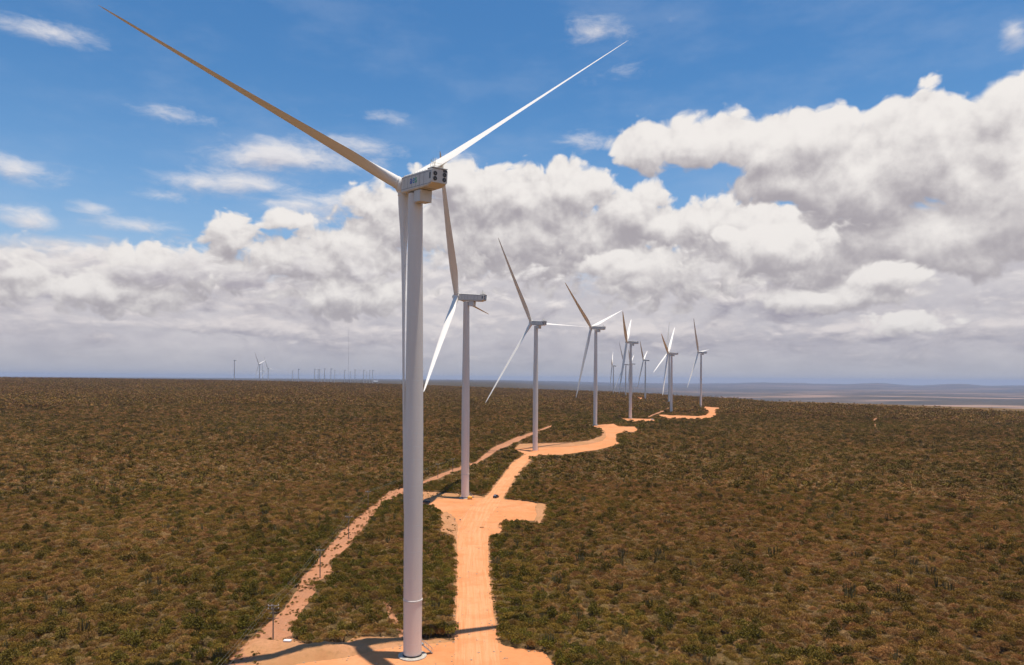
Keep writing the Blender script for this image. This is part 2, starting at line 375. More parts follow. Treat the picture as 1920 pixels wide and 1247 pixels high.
def box(bm, c, s, rot=None, mi=0, bev=0):
    r = bmesh.ops.create_cube(bm, size=1.0)
    vs = r['verts']; bmesh.ops.scale(bm, vec=s, verts=vs)
    if bev:
        ed = {e for v in vs for e in v.link_edges}
        rr = bmesh.ops.bevel(bm, geom=list(ed), offset=bev, segments=2, affect='EDGES'); vs = rr['verts'] if rr['verts'] else vs
        vs = list({v for f in rr['faces'] for v in f.verts} | {v for v in vs if v.is_valid})
    if rot is not None: bmesh.ops.rotate(bm, cent=(0, 0, 0), matrix=rot, verts=vs)
    bmesh.ops.translate(bm, vec=c, verts=vs)
    for f in {f for v in vs for f in v.link_faces}: f.material_index = mi
def rings(bm, data, n=32, cap=True, mi=0, axis='Z'):
    """data: list of (radius, height)"""
    prev = None; first = None
    for (r, h) in data:
        cur = []
        for i in range(n):
            a = 2 * math.pi * i / n
            p = (r * math.cos(a), r * math.sin(a), h) if axis == 'Z' else (h, r * math.cos(a), r * math.sin(a))
            cur.append(bm.verts.new(p))
        if prev:
            for i in range(n):
                f = bm.faces.new((prev[i], prev[(i + 1) % n], cur[(i + 1) % n], cur[i])); f.material_index = mi
        else: first = cur
        prev = cur
    if cap:
        f = bm.faces.new(prev); f.material_index = mi
        f = bm.faces.new(list(reversed(first))); f.material_index = mi
def bar(bm, a, b, r, n=8, r2=None, mi=0):
    a = Vector(a); b = Vector(b); d = (b - a); L = d.length
    if L < 1e-6: return
    q = d.to_track_quat('Z', 'Y').to_matrix(); r2 = r if r2 is None else r2
    v0 = []; v1 = []
    for i in range(n):
        t = 2 * math.pi * i / n; p = Vector((math.cos(t), math.sin(t), 0))
        v0.append(bm.verts.new(a + q @ (p * r))); v1.append(bm.verts.new(b + q @ (p * r2)))
    for i in range(n):
        f = bm.faces.new((v0[i], v0[(i + 1) % n], v1[(i + 1) % n], v1[i])); f.material_index = mi
    bm.faces.new(v1).material_index = mi; bm.faces.new(list(reversed(v0))).material_index = mi

# ------------------------------------------------------------------ ground sheet
def build_ground():
    rad = [2.0, 20, 50]
    r = 70.0
    while r < 46000:
        rad.append(r); r *= 1.017 if r < 6000 else 1.03
    rad = np.array(rad)
    az = np.concatenate([np.radians(np.arange(-180, -46, 4)), np.radians(np.arange(-46, 46.01, .2)), np.radians(np.arange(50, 180, 4))])
    A, RR = np.meshgrid(az, rad); X = RR * np.sin(A); Y = RR * np.cos(A)
    Z = hfn(X, Y)
    nr, na = X.shape
    co = np.stack([X, Y, Z], -1).reshape(-1, 3)
    idx = np.arange(nr * na).reshape(nr, na)
    nxt = np.roll(idx, -1, axis=1)
    q = np.stack([idx[:-1], nxt[:-1], nxt[1:], idx[1:]], -1).reshape(-1, 4)[:, ::-1]
    me = bpy.data.meshes.new('ground')
    me.vertices.add(len(co)); me.vertices.foreach_set('co', co.ravel().astype(np.float32))
    nf = len(q); me.loops.add(nf * 4); me.loops.foreach_set('vertex_index', q.ravel().astype(np.int32))
    me.polygons.add(nf); me.polygons.foreach_set('loop_start', np.arange(0, nf * 4, 4, dtype=np.int32)); me.polygons.foreach_set('loop_total', np.full(nf, 4, np.int32))
    me.update(); me.validate()
    o = link('ground', me, None, (M_GROUND,), True); tag(o, kind='structure')
build_ground()

# ------------------------------------------------------------------ bare soil sheets
def densify(poly, step, jit, seed):
    rnd = random.Random(seed); out = []
    n = len(poly)
    for i in range(n):
        a, b = poly[i], poly[(i + 1) % n]; L = math.hypot(b[0] - a[0], b[1] - a[1]); k = max(1, int(L / step))
        for j in range(k):
            t = j / k; out.append((a[0] + (b[0] - a[0]) * t + rnd.uniform(-jit, jit), a[1] + (b[1] - a[1]) * t + rnd.uniform(-jit, jit) * .5))
    return out
def inpoly(px, py, poly):
    px = np.asarray(px); py = np.asarray(py); c = np.zeros(px.shape, bool); n = len(poly); j = n - 1
    for i in range(n):
        xi, yi = poly[i]; xj, yj = poly[j]
        if yi != yj:
            c ^= ((yi > py) != (yj > py)) & (px < (xj - xi) * (py - yi) / (yj - yi) + xi)
        j = i
    return c
CLEAR_N = []; CLEAR = []      # cleared ground outlines, in plan
def sheet(name, polypx, material, lift, jit=1.0, rough=0.0, step=4, seed=1, centre=None, clear=True, heaps=False):
    pp = densify(polypx, step, jit, seed)
    pl = [ground_pt(*p) for p in pp]
    plan = [(v.x, v.y) for v in pl]
    if clear: CLEAR.append(plan); CLEAR_N.append(name)
    ys = [p[1] for p in plan]; xs = [p[0] / p[1] for p in plan]
    y0, y1, u0, u1 = min(ys), max(ys), min(xs), max(xs)
    pts = []; l = math.log(y0)
    while l < math.log(y1):
        yy = math.exp(l); du = max(3.0 / F, .9 / yy); u = u0 + random.random() * du
        while u < u1: pts.append((u * yy, yy * (1 + random.uniform(-.002, .002)))); u += du
        l += max(.7 / yy, .008)
    pts = np.array(pts) if pts else np.zeros((0, 2))
    if len(pts): pts = pts[inpoly(pts[:, 0], pts[:, 1], plan)]
    vs = [Vector(p) for p in plan] + [Vector(p) for p in pts]; n = len(plan)
    r = delaunay_2d_cdt(vs, [(i, (i + 1) % n) for i in range(n)], [list(range(n))], 1, 1e-4)
    v2 = np.array([(v.x, v.y) for v in r[0]]); z = hfn(v2[:, 0], v2[:, 1])
    lf = lift + np.clip(np.hypot(v2[:, 0], v2[:, 1]) / 1500, 0, 1) * .35
    k2 = KDTree(len(plan))
    for i_, p_ in enumerate(plan): k2.insert((p_[0], p_[1], 0), i_)
    k2.balance()
    de = np.array([k2.find((x_, y_, 0))[2] for x_, y_ in v2]); tp = np.clip((de - .1) / 2.2, 0, 1)
    if rough: lf = lf + tp * rough * fbm(v2[:, 0] / 2.5, v2[:, 1] / 2.5, 4, seed)
    if heaps:
        for (hx, hy, hr, hh) in HEAPS:
            g = ground_pt(hx, hy); d2 = (v2[:, 0] - g.x) ** 2 + (v2[:, 1] - g.y) ** 2
            lf = lf + tp * max(hh, -.3) * np.exp(-d2 / (hr * hr)) * (.7 + .6 * fbm(v2[:, 0] / 1.2, v2[:, 1] / 1.2, 3, 3))
        lf = np.maximum(lf, lift)
    me = bpy.data.meshes.new(name)
    me.from_pydata([(v2[i, 0], v2[i, 1], z[i] + lf[i]) for i in range(len(v2))], [], r[2])
    if centre:
        cl = [ground_pt(*p) for p in centre]; P2 = np.array([(c.x, c.y) for c in cl])
        best = np.full(len(v2), 1e9); ac = np.zeros(len(v2)); al = np.zeros(len(v2)); acc = 0
        for i in range(len(P2) - 1):
            a, b = P2[i], P2[i + 1]; d = b - a; L = np.linalg.norm(d); d = d / L
            t = np.clip((v2 - a) @ d, 0, L); off = v2 - a - t[:, None] * d; dist = np.linalg.norm(off, axis=1)
            m_ = dist < best; best[m_] = dist[m_]; ac[m_] = (off[:, 0] * d[1] - off[:, 1] * d[0])[m_]; al[m_] = acc + t[m_]; acc += L
        for nm, arr in (('across', ac), ('along', al)):
            at = me.attributes.new(nm, 'FLOAT', 'POINT'); at.data.foreach_set('value', arr.astype(np.float32))
    me.update()
    # make every face look up
    nz = np.empty(len(me.polygons) * 3, np.float32); me.polygons.foreach_get('normal', nz)
    if len(nz) and nz[2::3].mean() < 0: me.flip_normals()
    o = link(name, me, None, (material,), True); tag(o, kind='structure'); return o

ROAD_L = [(846, 1330), (849, 1247), (850, 1200), (854, 1150), (855, 1100), (856, 1050), (856, 1000), (862, 972), (884, 950), (903, 937), (914, 928), (938, 898), (960, 868), (984, 853), (1000, 850)]
ROAD_R = [(1010, 851), (1000, 858), (974, 884), (960, 906), (945, 933), (935, 950), (915, 975), (914, 985), (917, 1006), (917, 1050), (922, 1100), (927, 1150), (933, 1190), (936, 1210), (940, 1247), (952, 1330)]
VL = [(x - 3.5 * (y / 1100) ** 2, y + (0 if x < 990 else 1)) for x, y in ROAD_L]; VR = [(x + 3.5 * (y / 1100) ** 2, y) for x, y in ROAD_R]
sheet('road_verge', VL + VR, M_BERM, .02, 2.4, .05, 3, 31)
ROAD_L = [(x + 1.8 * (y / 1100) ** 2, y) for x, y in ROAD_L]; ROAD_R = [(x - 1.8 * (y / 1100) ** 2, y) for x, y in ROAD_R]
sheet('dirt_road', ROAD_L + ROAD_R, M_ROAD, .10, .8, 0, 4, 1, centre=[(898, 1330), (893, 1200), (890, 1100), (887, 1000), (905, 955), (932, 915), (966, 876), (1005, 851)])
NEAR_PAD = [(500, 1330), (517, 1247), (527, 1241), (560, 1236), (595, 1233), (640, 1228), (670, 1222), (690, 1213), (723, 1207), (790, 1204), (848, 1204), (890, 1203), (930, 1204), (948, 1212), (967, 1216), (1013, 1220), (1026, 1229), (1037, 1246), (1060, 1330)]
sheet('turbine_pad', NEAR_PAD, M_PAD, .05, 1.0, .05, 5, 2)
sheet('soil_bank', [(440, 1247), (452, 1215), (475, 1193), (500, 1196), (550, 1197), (587, 1214), (612, 1210), (650, 1204), (668, 1193), (723, 1195), (790, 1198), (848, 1198), (850, 1205), (800, 1210), (730, 1216), (695, 1224), (670, 1230), (640, 1236), (595, 1241), (560, 1246), (520, 1262), (430, 1330), (400, 1330)], M_BERM, .03, 1.5, .35, 5, 3, heaps=True)
TRACK_L = [(390, 1290), (420, 1245), (452, 1215), (475, 1193), (493, 1178), (528, 1148), (557, 1108), (560, 1087), (581, 1071), (604, 1042), (625, 1015), (637, 1000), (668, 972), (700, 947), (730, 922), (754, 916), (792, 904), (813, 894), (842, 883), (864, 875), (890, 867), (922, 841), (957, 825), (1036, 796.6)]
TRACK_R = [(1036, 799), (971, 828), (930, 847), (890, 872), (864, 881), (850, 886), (815, 900), (792, 907), (754, 926), (716, 945), (700, 967), (669, 1006), (646, 1033), (617, 1056), (627, 1077), (592, 1092), (592, 1108), (578, 1130), (570, 1143), (558, 1163), (545, 1180), (550, 1197), (520, 1215), (470, 1250), (430, 1300)]
sheet('soil_track', TRACK_L + TRACK_R, M_TRACK, .08, 1.5, .35, 5, 4, centre=[(440, 1260), (510, 1180), (570, 1110), (605, 1060), (650, 1005), (700, 955), (760, 920), (850, 882), (950, 832), (1030, 798)])
sheet('turbine_pad', [(785, 940), (817, 936), (833, 934), (864, 933.5), (909, 934), (920, 926), (940, 930), (945, 936), (984, 940), (1008, 944), (1023, 947), (1023, 966), (1014, 983), (1001, 977), (970, 977), (944, 980), (941, 998), (917, 1006), (890, 1000), (858, 992), (852, 978), (838, 966), (822, 955), (805, 947), (780, 946)], M_PAD, .05, 1.0, .05, 4, 5)
sheet('soil_bank', [(780, 922), (800, 922), (830, 925), (866, 926), (900, 930), (909, 934.5), (864, 934.3), (833, 935), (817, 937), (785, 941)], M_BERM, .10, 1.0, .5, 4, 6)
sheet('soil_bank', [(828, 962), (838, 960), (852, 970), (858, 985), (857, 1030), (857, 1075), (855, 1130), (852, 1195), (849, 1195), (850, 1120), (851, 1060), (848, 1020), (836, 1000), (824, 996), (824, 978)], M_BERM, .08, .8, .3, 4, 7)
sheet('soil_bank', [(1003, 950), (1010, 944), (1024, 946), (1025, 966), (1015, 984), (1001, 978), (1006, 965)], M_BERM, .14, .8, .35, 4, 26)
sheet('turbine_pad', [(964, 841), (974, 841), (1009, 839), (1062, 837.5), (1102, 833), (1130, 826), (1135, 818), (1132, 808), (1125, 803), (1112, 800), (1111, 797.5), (1122, 797.5), (1150, 795), (1160, 800), (1190, 800.6), (1196, 807), (1188, 810), (1174, 810.5), (1157, 813), (1155, 822), (1155, 828), (1164, 831), (1143, 838), (1117, 844.5), (1102, 846), (1059, 852.6), (1012, 854), (1000, 856), (983, 852), (972, 846)], M_PAD, .05, .6, 0, 4, 8)
sheet('soil_bank', [(964, 841.5), (974, 833), (1009, 832), (1062, 831), (1102, 827), (1128, 818), (1126, 808), (1134, 808), (1137, 820), (1130, 827), (1102, 834), (1062, 838.3), (1009, 840)], M_BERM, .12, .6, .4, 4, 9)
sheet('turbine_pad', [(1163, 785), (1205, 785.5), (1224, 786), (1229, 789.6), (1214, 790.5), (1199, 790), (1181, 791), (1171, 788)], M_PAD, .05, .5, 0, 4, 10)
sheet('turbine_pad', [(1232, 778), (1242, 782), (1247, 784), (1260, 785), (1275, 784.5), (1284, 785.5), (1309, 786), (1332, 783.5), (1342, 779.5), (1344, 777), (1340, 772.4), (1349, 769), (1361, 768.2), (1355, 765.5), (1334, 763.8), (1323, 761), (1321, 763.2), (1316, 764.4), (1325, 770), (1329, 773.6), (1323, 779), (1309, 781), (1275, 779.3), (1259, 779.3), (1245, 778)], M_PAD, .05, .5, 0, 4, 11)
sheet('turbine_pad', [(1189, 746), (1194.5, 744), (1207, 746.3), (1211, 748.7), (1198, 749.3)], M_PAD, .05, .3, 0, 3, 12)
sheet('footpath', [(1214, 781.8), (1233, 774), (1242, 770.5), (1255, 764.5), (1256, 766), (1243, 772.3), (1234, 776), (1216, 783)], M_TRACK, .05, .4, 0, 3, 13)
sheet('footpath', [(1636, 788), (1649, 778), (1652, 778), (1640, 789)], M_TRACK, .05, .3, 0, 3, 14)
sheet('footpath', [(1638, 795), (1641, 795), (1646, 805), (1643, 805)], M_TRACK, .05, .3, 0, 3, 15)
sheet('footpath', [(718, 1124), (724, 1124), (738, 1150), (756, 1180), (758, 1200), (748, 1200), (744, 1180), (728, 1155)], M_TRACK, .06, 1.5, .2, 4, 16)

# ------------------------------------------------------------------ turbines
def blade_mesh():
    bm = bmesh.new(); NS = 22; prev = None
    st = [0, .012, .03, .05, .08, .12, .16, .2, .25, .3, .36, .42, .48, .54, .6, .66, .72, .78, .84, .89, .93, .96, .985, 1.0]
    for s in st:
        r = s * 75
        root = 1 - float(sstep(.03, .19, np.array(s)))
        chord = float(np.interp(s, [0, .05, .2, .3, .45, .6, .8, .93, .98, 1], [2.7, 2.8, 4.0, 3.8, 3.3, 2.6, 1.8, 1.15, .7, .12]))
        thick = float(np.interp(s, [0, .05, .2, .35, .6, 1], [1, .98, .42, .27, .2, .16])) * chord
        tw = R(float(np.interp(s, [0, .1, .2, .4, .7, 1], [13, 13, 10, 5, 1, -1])))
        bend = 1.8 * (s - s * s)             # the blade bows between root and tip
        cur = []
        for i in range(NS):
            t = 2 * math.pi * i / NS
            cx_ = math.cos(t); sy_ = math.sin(t)
            # circle -> tear drop; +x leading edge, pitch axis at 30 % chord
            x = (cx_ * .5 + (0 if root > .99 else -(1 - root) * .06)) * chord
            taper = 1 - (1 - root) * (.5 - .5 * cx_) ** 1.3 * .97
            y = sy_ * .5 * thick * taper
            xr = x * math.cos(tw) - y * math.sin(tw); yr = x * math.sin(tw) + y * math.cos(tw)
            cur.append(bm.verts.new((xr + bend, yr, r)))
        if prev:
            for i in range(NS): bm.faces.new((prev[i], prev[(i + 1) % NS], cur[(i + 1) % NS], cur[i]))
        else: bm.faces.new(list(reversed(cur)))
        prev = cur
    bm.faces.new(prev)
    me = bm_mesh(bm, 'blade'); me.materials.append(M_BLADE); me.polygons.foreach_set('use_smooth', [True] * len(me.polygons)); return me
def tower_mesh():
    bm = bmesh.new()
    rings(bm, [(2.02, .3), (2.06, 14), (2.07, 30), (2.05, 50), (1.9, 66), (1.72, 84), (1.58, 102.6)], 48)
    nq = len(bm.faces)
    rr = lambda h: float(np.interp(h, [0, 14, 30, 50, 66, 84, 102.6], [2.02, 2.06, 2.07, 2.05, 1.9, 1.72, 1.58]))
    h = 3.2
    rnd = random.Random(3)
    while h < 100:
        if abs(h - 12.6) > 1:
            a0 = rnd.uniform(-2.3, -1.2); a1 = a0 + rnd.uniform(.5, 1.6); n = 14; r = rr(h) + .012
            for i in range(n):
                t0 = a0 + (a1 - a0) * i / n; t1 = a0 + (a1 - a0) * (i + 1) / n
                vs = [bm.verts.new((r * math.cos(t), r * math.sin(t), z)) for (t, z) in ((t0, h), (t1, h), (t1, h + .07), (t0, h + .07))]
                bm.faces.new(vs).material_index = 1
        h += rnd.choice([2.9, 2.9, 5.8])
    me = bm_mesh(bm, 'tower'); me.materials.append(M_TOWER); me.materials.append(M_PALE); me.polygons.foreach_set('use_smooth', [len(p.vertices) == 4 for p in me.polygons]); return me
def ring_mesh():
    bm = bmesh.new(); rings(bm, [(2.06, 12.35), (2.16, 12.4), (2.16, 12.75), (2.06, 12.8)], 48); me = bm_mesh(bm, 'flange'); me.materials.append(M_NAC); return me
def foundation_mesh():
    bm = bmesh.new(); rings(bm, [(3.2, -.5), (3.15, .22), (2.95, .32), (2.2, .34)], 48); rings(bm, [(2.14, .2), (2.14, .62)], 48, mi=1)
    me = bm_mesh(bm, 'foundation'); me.materials.append(M_CONC); me.materials.append(M_DARK); return me
def stairs_mesh():
    bm = bmesh.new()
    for i in range(9): box(bm, (2.3 + .26 * (8 - i), 0, .2 + .24 * i), (.28, 1.0, .05))
    box(bm, (2.1, 0, 2.45), (.9, 1.2, .06))
    for s in (-.55, .55):
        bar(bm, (4.6, s, .1), (2.2, s, 2.35), .06); bar(bm, (4.6, s, 1.1), (2.2, s, 3.4), .04); bar(bm, (4.6, s, .1), (4.6, s, 1.1), .04); bar(bm, (2.4, s, 2.3), (2.4, s, 3.4), .04); bar(bm, (3.5, s, 1.2), (3.5, s, 2.2), .04)
    me = bm_mesh(bm, 'stairs'); me.materials.append(M_STEEL); return me
# nacelle local frame: +x towards the rotor, z up, origin on the tower axis at hub height
NL0, NL1, NW, NB, NT_ = 3.6, -10.6, 1.85, -1.95, 1.7
def nacelle_mesh():
    bm = bmesh.new()
    prof = [(NL0, NB, NT_ * .92), (NL0 - 1.4, NB - .05, NT_), (-2, NB, NT_), (-8.6, NB + .15, NT_), (NL1, NB + .75, NT_ - .08)]
    secs = []
    for (x, b, t) in prof:
        w = NW if x < NL0 - .1 else NW * .93
        secs.append([bm.verts.new((x, sx * w, z)) for (sx, z) in ((-1, b + .25), (-.9, b), (.9, b), (1, b + .25), (1, t - .2), (.9, t), (-.9, t), (-1, t - .2))])
    for a, b in zip(secs[:-1], secs[1:]):
        for i in range(8): bm.faces.new((a[i], a[(i + 1) % 8], b[(i + 1) % 8], b[i]))
    bm.faces.new(secs[0]); bm.faces.new(list(reversed(secs[-1])))
    for k in range(9): bar(bm, (NL0 - 1.2 - k * 1.15, NW - .35, NT_ - .02), (NL0 - 1.2 - k * 1.15, NW - .35, NT_ + .22), .05); bar(bm, (NL0 - 1.2 - k * 1.15, -NW + .35, NT_ - .02), (NL0 - 1.2 - k * 1.15, -NW + .35, NT_ + .22), .05)
    me = bm_mesh(bm, 'nacelle'); me.materials.append(M_NAC); return me
def panel_lines_mesh():
    bm = bmesh.new()
    for s in (-1, 1):
        y = s * (NW + .008)
        for z in (NT_ - .55, NB + .62): box(bm, (-3.4, y, z), (13.2, .03, .09))
        for x in (2.0, .2, -1.6, -3.4, -5.2, -7.0): box(bm, (x, y, -.12), (.07, .03, 2.3))
    for x in (1.5, -.5, -2.5, -4.5, -6.5): box(bm, (x, 0, NB - .01 + (.06 if x < -4 else 0)), (.05, 3.0, .06))
    me = bm_mesh(bm, 'panel_joint'); me.materials.append(M_SEAM); return me
def fan_mesh():
    bm = bmesh.new(); rings(bm, [(.50, .10), (.50, -.0), (.44, -.02), (.42, -.10), (.42, .02)], 24, axis='X', mi=1)
    rings(bm, [(.43, 0.0), (.43, -.03)], 24, axis='X'); rings(bm, [(.12, -.05), (.12, -.09)], 12, axis='X', mi=1)
    for k in range(6):
        a = k * math.pi / 6; box(bm, (-.06, 0, 0), (.02, .84, .012), Matrix.Rotation(a, 3, 'X'), 1)
    me = bm_mesh(bm, 'fan'); me.materials.append(M_DARK); me.materials.append(M_SEAM); return me
def tbox_mesh():
    bm = bmesh.new(); box(bm, (-3.6, 0, NB - 1.32), (2.9, 2.9, 2.5), bev=.05); me = bm_mesh(bm, 'service_box'); me.materials.append(M_NAC); return me
def rail_mesh():
    bm = bmesh.new()
    X0 = NL1 + .2
    for y in (-1.1, 1.1):
        for x in (X0 + .4, X0 + 2.0): bar(bm, (x, y, NT_), (x, y, NT_ + 1.2), .035)
        for z in (.6, 1.2): bar(bm, (X0 + .4, y, NT_ + z), (X0 + 2.0, y, NT_ + z), .03)
    for z in (.6, 1.2): bar(bm, (X0 + .4, -1.1, NT_ + z), (X0 + .4, 1.1, NT_ + z), .03)
    me = bm_mesh(bm, 'roof_railing'); me.materials.append(M_YRAIL); return me
def mast_mesh():
    bm = bmesh.new(); X0 = NL1 + 1.4
    for y in (.5, 1.0):
        bar(bm, (X0, y, NT_), (X0, y, NT_ + 2.4), .04); 
    bar(bm, (X0, .4, NT_ + 1.5), (X0, 1.5, NT_ + 1.5), .035); bar(bm, (X0, 1.45, NT_ + 1.45), (X0, 1.45, NT_ + 1.9), .06)
    me = bm_mesh(bm, 'wind_sensor'); me.materials.append(M_YRAIL); return me
def slot_mesh(w, h):
    bm = bmesh.new()
    box(bm, (0, 0, 0), (.04, w, h)); 
    for k in range(4): box(bm, (-.03, 0, -h / 2 + h * (k + .5) / 4), (.04, w * .96, h * .06), mi=1)
    me = bm_mesh(bm, 'vent'); me.materials.append(M_DARK); me.materials.append(M_SEAM); return me
def lip_mesh():
    bm = bmesh.new(); box(bm, (NL1 + 1.1, 0, NT_ + .12), (2.5, 3.5, .22), bev=.03); me = bm_mesh(bm, 'roof_hatch'); me.materials.append(M_NAC); return me
def hub_mesh():
    bm = bmesh.new()
    rings(bm, [(1.35, -1.9), (1.75, -1.6), (1.95, -.6), (1.95, .6), (1.7, 1.5), (1.1, 2.2), (.3, 2.55)], 32, axis='X')
    me = bm_mesh(bm, 'hub'); me.materials.append(M_BLADE); me.polygons.foreach_set('use_smooth', [len(p.vertices) == 4 for p in me.polygons]); return me
def root_mesh():
    bm = bmesh.new(); rings(bm, [(1.42, .6), (1.45, 1.9), (1.45, 2.15), (1.38, 2.2)], 28); me = bm_mesh(bm, 'blade_collar'); me.materials.append(M_BLADE); me.polygons.foreach_set('use_smooth', [len(p.vertices) == 4 for p in me.polygons]); return me
MESH = dict(blade=blade_mesh(), tower=tower_mesh(), ring=ring_mesh(), found=foundation_mesh(), stairs=stairs_mesh(), nac=nacelle_mesh(),
            joints=panel_lines_mesh(), fan=fan_mesh(), tbox=tbox_mesh(), rail=rail_mesh(), mast=mast_mesh(), slot=slot_mesh(.9, .45), slot2=slot_mesh(.5, 1.3), lip=lip_mesh(), hub=hub_mesh(), root=root_mesh())

def lettering(parent):
    # flat letters on the side of the machine house that faces the camera
    for ch, x, m_ in (('a', -.8, M_LB), ('e', -1.95, M_LT), ('s', -3.1, M_LG)):
        cu = bpy.data.curves.new('t', 'FONT'); cu.body = ch; cu.size = 2.35; cu.extrude = .012; cu.offset = .02
        to = bpy.data.objects.new('t', cu); COL.objects.link(to)
        bpy.context.view_layer.update()
        me = bpy.data.meshes.new_from_object(to.evaluated_get(bpy.context.evaluated_depsgraph_get()))
        bpy.data.objects.remove(to)
        me.name = 'letter'; me.materials.clear(); me.materials.append(m_)
        o = link('letter', me, parent)
        o.matrix_parent_inverse = Matrix.Identity(4)
        o.location = (x, 0, 0)
        # side facing -y in nacelle frame side +1 / -1 is chosen by sgn
        sgn = LET_SIDE
        o.rotation_euler = (R(90), 0, R(180) if sgn > 0 else 0)
        o.location = (x if sgn > 0 else x, sgn * (NW + .02), -.5)
LET_SIDE = 1

def turbine(bx, by, bz, yaw, blades, label, group, level=2, oh=5.5, pitch=88, hscale=1.0, rotor=True, face=0, ryaw=None):
    root = empty('wind_turbine', (bx, by, bz)); tag(root, label, 'wind turbine', group)
    tw = link('tower', MESH['tower'], root); tw.scale = (1, 1, hscale)
    if level >= 1:
        link('foundation', MESH['found'], root)
        fl = link('flange_ring', MESH['ring'], tw)
    if level >= 2:
        st = link('stairs', MESH['stairs'], root); st.rotation_euler = (0, 0, face)
    a = R(yaw); Hh = 105.0 * hscale
    A = Vector((-math.cos(a) * math.cos(R(5)), math.sin(a) * math.cos(R(5)), math.sin(R(5))))
    hz_ = Hh
    # nacelle frame
    nx = A.copy(); nz = (Vector((0, 0, 1)) - nx * nx.z).normalized(); ny = nz.cross(nx)
    rot = Matrix((nx, ny, nz)).transposed().to_4x4()
    nac = link('nacelle', MESH['nac'], root); nac.matrix_local = Matrix.Translation((0, 0, hz_)) @ rot
    if level >= 1:
        link('service_box', MESH['tbox'], nac); link('roof_hatch', MESH['lip'], nac); link('wind_sensor', MESH['mast'], nac)
    if level >= 2:
        link('panel_joint', MESH['joints'], nac); link('roof_railing', MESH['rail'], nac)
        for (y, z) in ((-1.12, .62), (-1.12, -.42), (1.12, .62), (1.12, -.42)):
            f_ = link('cooling_fan', MESH['fan'], nac); f_.location = (NL1 - .01, y, z)
        v_ = link('vent', MESH['slot'], nac); v_.location = (NL1 - .01, -1.2, 1.38)
        for s in (-1, 1):
            v_ = link('vent', MESH['slot2'], nac); v_.location = (NL1 + .9, s * (NW + .01), .25); v_.rotation_euler = (0, 0, R(-90) * s)
    hubc = Vector((0, 0, hz_)) + A * oh
    if rotor:
        if ryaw is not None:
            a = R(ryaw); A = Vector((-math.cos(a) * math.cos(R(5)), math.sin(a) * math.cos(R(5)), math.sin(R(5))))
            nz = (Vector((0, 0, 1)) - A * A.z).normalized(); rot = Matrix((A, nz.cross(A), nz)).transposed().to_4x4()
        hm = Matrix.Translation(hubc) @ rot
        hb = link('hub', MESH['hub'], root); hb.matrix_local = hm
        u = Vector((math.sin(a), math.cos(a), 0)); w = u.cross(A); w = -w if w.z < 0 else w
        for (th, fl_, L) in blades:
            d = (u * math.cos(R(th)) + w * math.sin(R(th))) * math.cos(R(fl_)) + A * math.sin(R(fl_)); d.normalize()
            c0 = (A - d * A.dot(d)).normalized()
            c0 = Matrix.Rotation(R(90 - pitch), 3, d) @ c0
            n0 = d.cross(c0)
            k = L / 75.0
            mb = Matrix((c0, n0, d * k)).transposed().to_4x4()
            b_ = link('blade', MESH['blade'], root); b_.matrix_local = Matrix.Translation(hubc) @ mb
            if level >= 1:
                m2 = Matrix((c0, n0, d)).transposed().to_4x4()
                r_ = link('blade_collar', MESH['root'], hb); r_.matrix_local = hm.inverted() @ Matrix.Translation(hubc) @ m2
    return root, nac

G1 = 'wind turbines along the orange dirt road'
ROW = [
 ('T1', -21.7, 160.0, 0.0, 54, [(155.3, 2.2, 67.3), (37.0, 0.0, 72.2), (-88.8, -2.0, 75.7)], 'nearest wind turbine, with blue and green lettering on its machine house', 2),
 ('T2', -24.1, 376.1, -1.0, 20, [(120.2, -1.7, 75.0), (-137.2, -9.4, 72.2), (-2.8, 8.6, 75.0)], 'second wind turbine of the row with the small yellow tank at its foot', 2),
 ('T3', 19.2, 584.3, 2.6, 50, [(121.2, 1.4, 75.0), (-116.7, 8.9, 76.0), (-0.0, 3.8, 75.0)], 'third wind turbine, standing where the road bends right, one blade lying level', 2),
 ('T4', 90.1, 776.8, 12.9, 32, [(146.3, 2.6, 75.0), (19.2, -2.2, 75.0), (-96.6, 4.9, 78.0)], 'fourth wind turbine, at the far end of the curved road, white blade pointing right', 1),
 ('T5', 163.9, 995.6, 9.1, 12, [(151.2, 4.1, 75.0), (29.5, 0.2, 75.0), (-105.0, 2.1, 75.0)], 'fifth wind turbine, its tower hiding two small turbines behind, on a narrow orange pad', 1),
 ('T6', 262.7, 1186.2, 1.2, 21, [(-110.8, -1.2, 75.0), (158.2, 2.0, 75.0), (38.3, 1.9, 75.0)], 'wind turbine at the left end of the hooked orange road, in front of another one', 1),
 ('T7', 364.0, 1386.8, 10.9, 32, [(122.6, 1.8, 75.0), (-110.9, 5.1, 75.0), (5.9, 2.0, 75.0)], 'rightmost wind turbine of all, by the pad at the end of the hooked road', 1),
 ('T6b', 347.0, 1590.1, 14.6, 28, [(75.8, 4.9, 75.0), (-144.9, 6.2, 75.0), (-23.6, 7.3, 75.0)], 'wind turbine half hidden right behind another tower, one blade straight up', 1),
 ('T8', 358.2, 1934.4, 10.4, 21, [(138.9, 2.3, 75.0), (21.4, 3.4, 75.0), (-92.8, 6.0, 79.1)], 'small wind turbine beside the short strip of bare orange ground near the rim', 0),
 ('T9', 378.6, 2687.4, 8.7, 8, [(162, 2, 76.0), (46.0, 1, 75.0), (-91, 0, 78.0)], 'farthest and smallest looking wind turbine of the road row, left of the fifth tower', 0),
 ('T10', 361.5, 2288.6, 5.9, 35, [(110.9, 8.7, 77.9), (-110.3, 8.0, 84.0), (0.3, 2.0, 75.0)], 'small wind turbine just left of the fifth tower, its long blade leaning left', 0),
 ('T11', 386.2, 2320.0, 8.6, 18, [(145, 0, 77.0), (25.0, 0, 75.0), (-95, 0, 76.0)], 'small wind turbine whose tower is hidden behind the fifth tower', 0)]
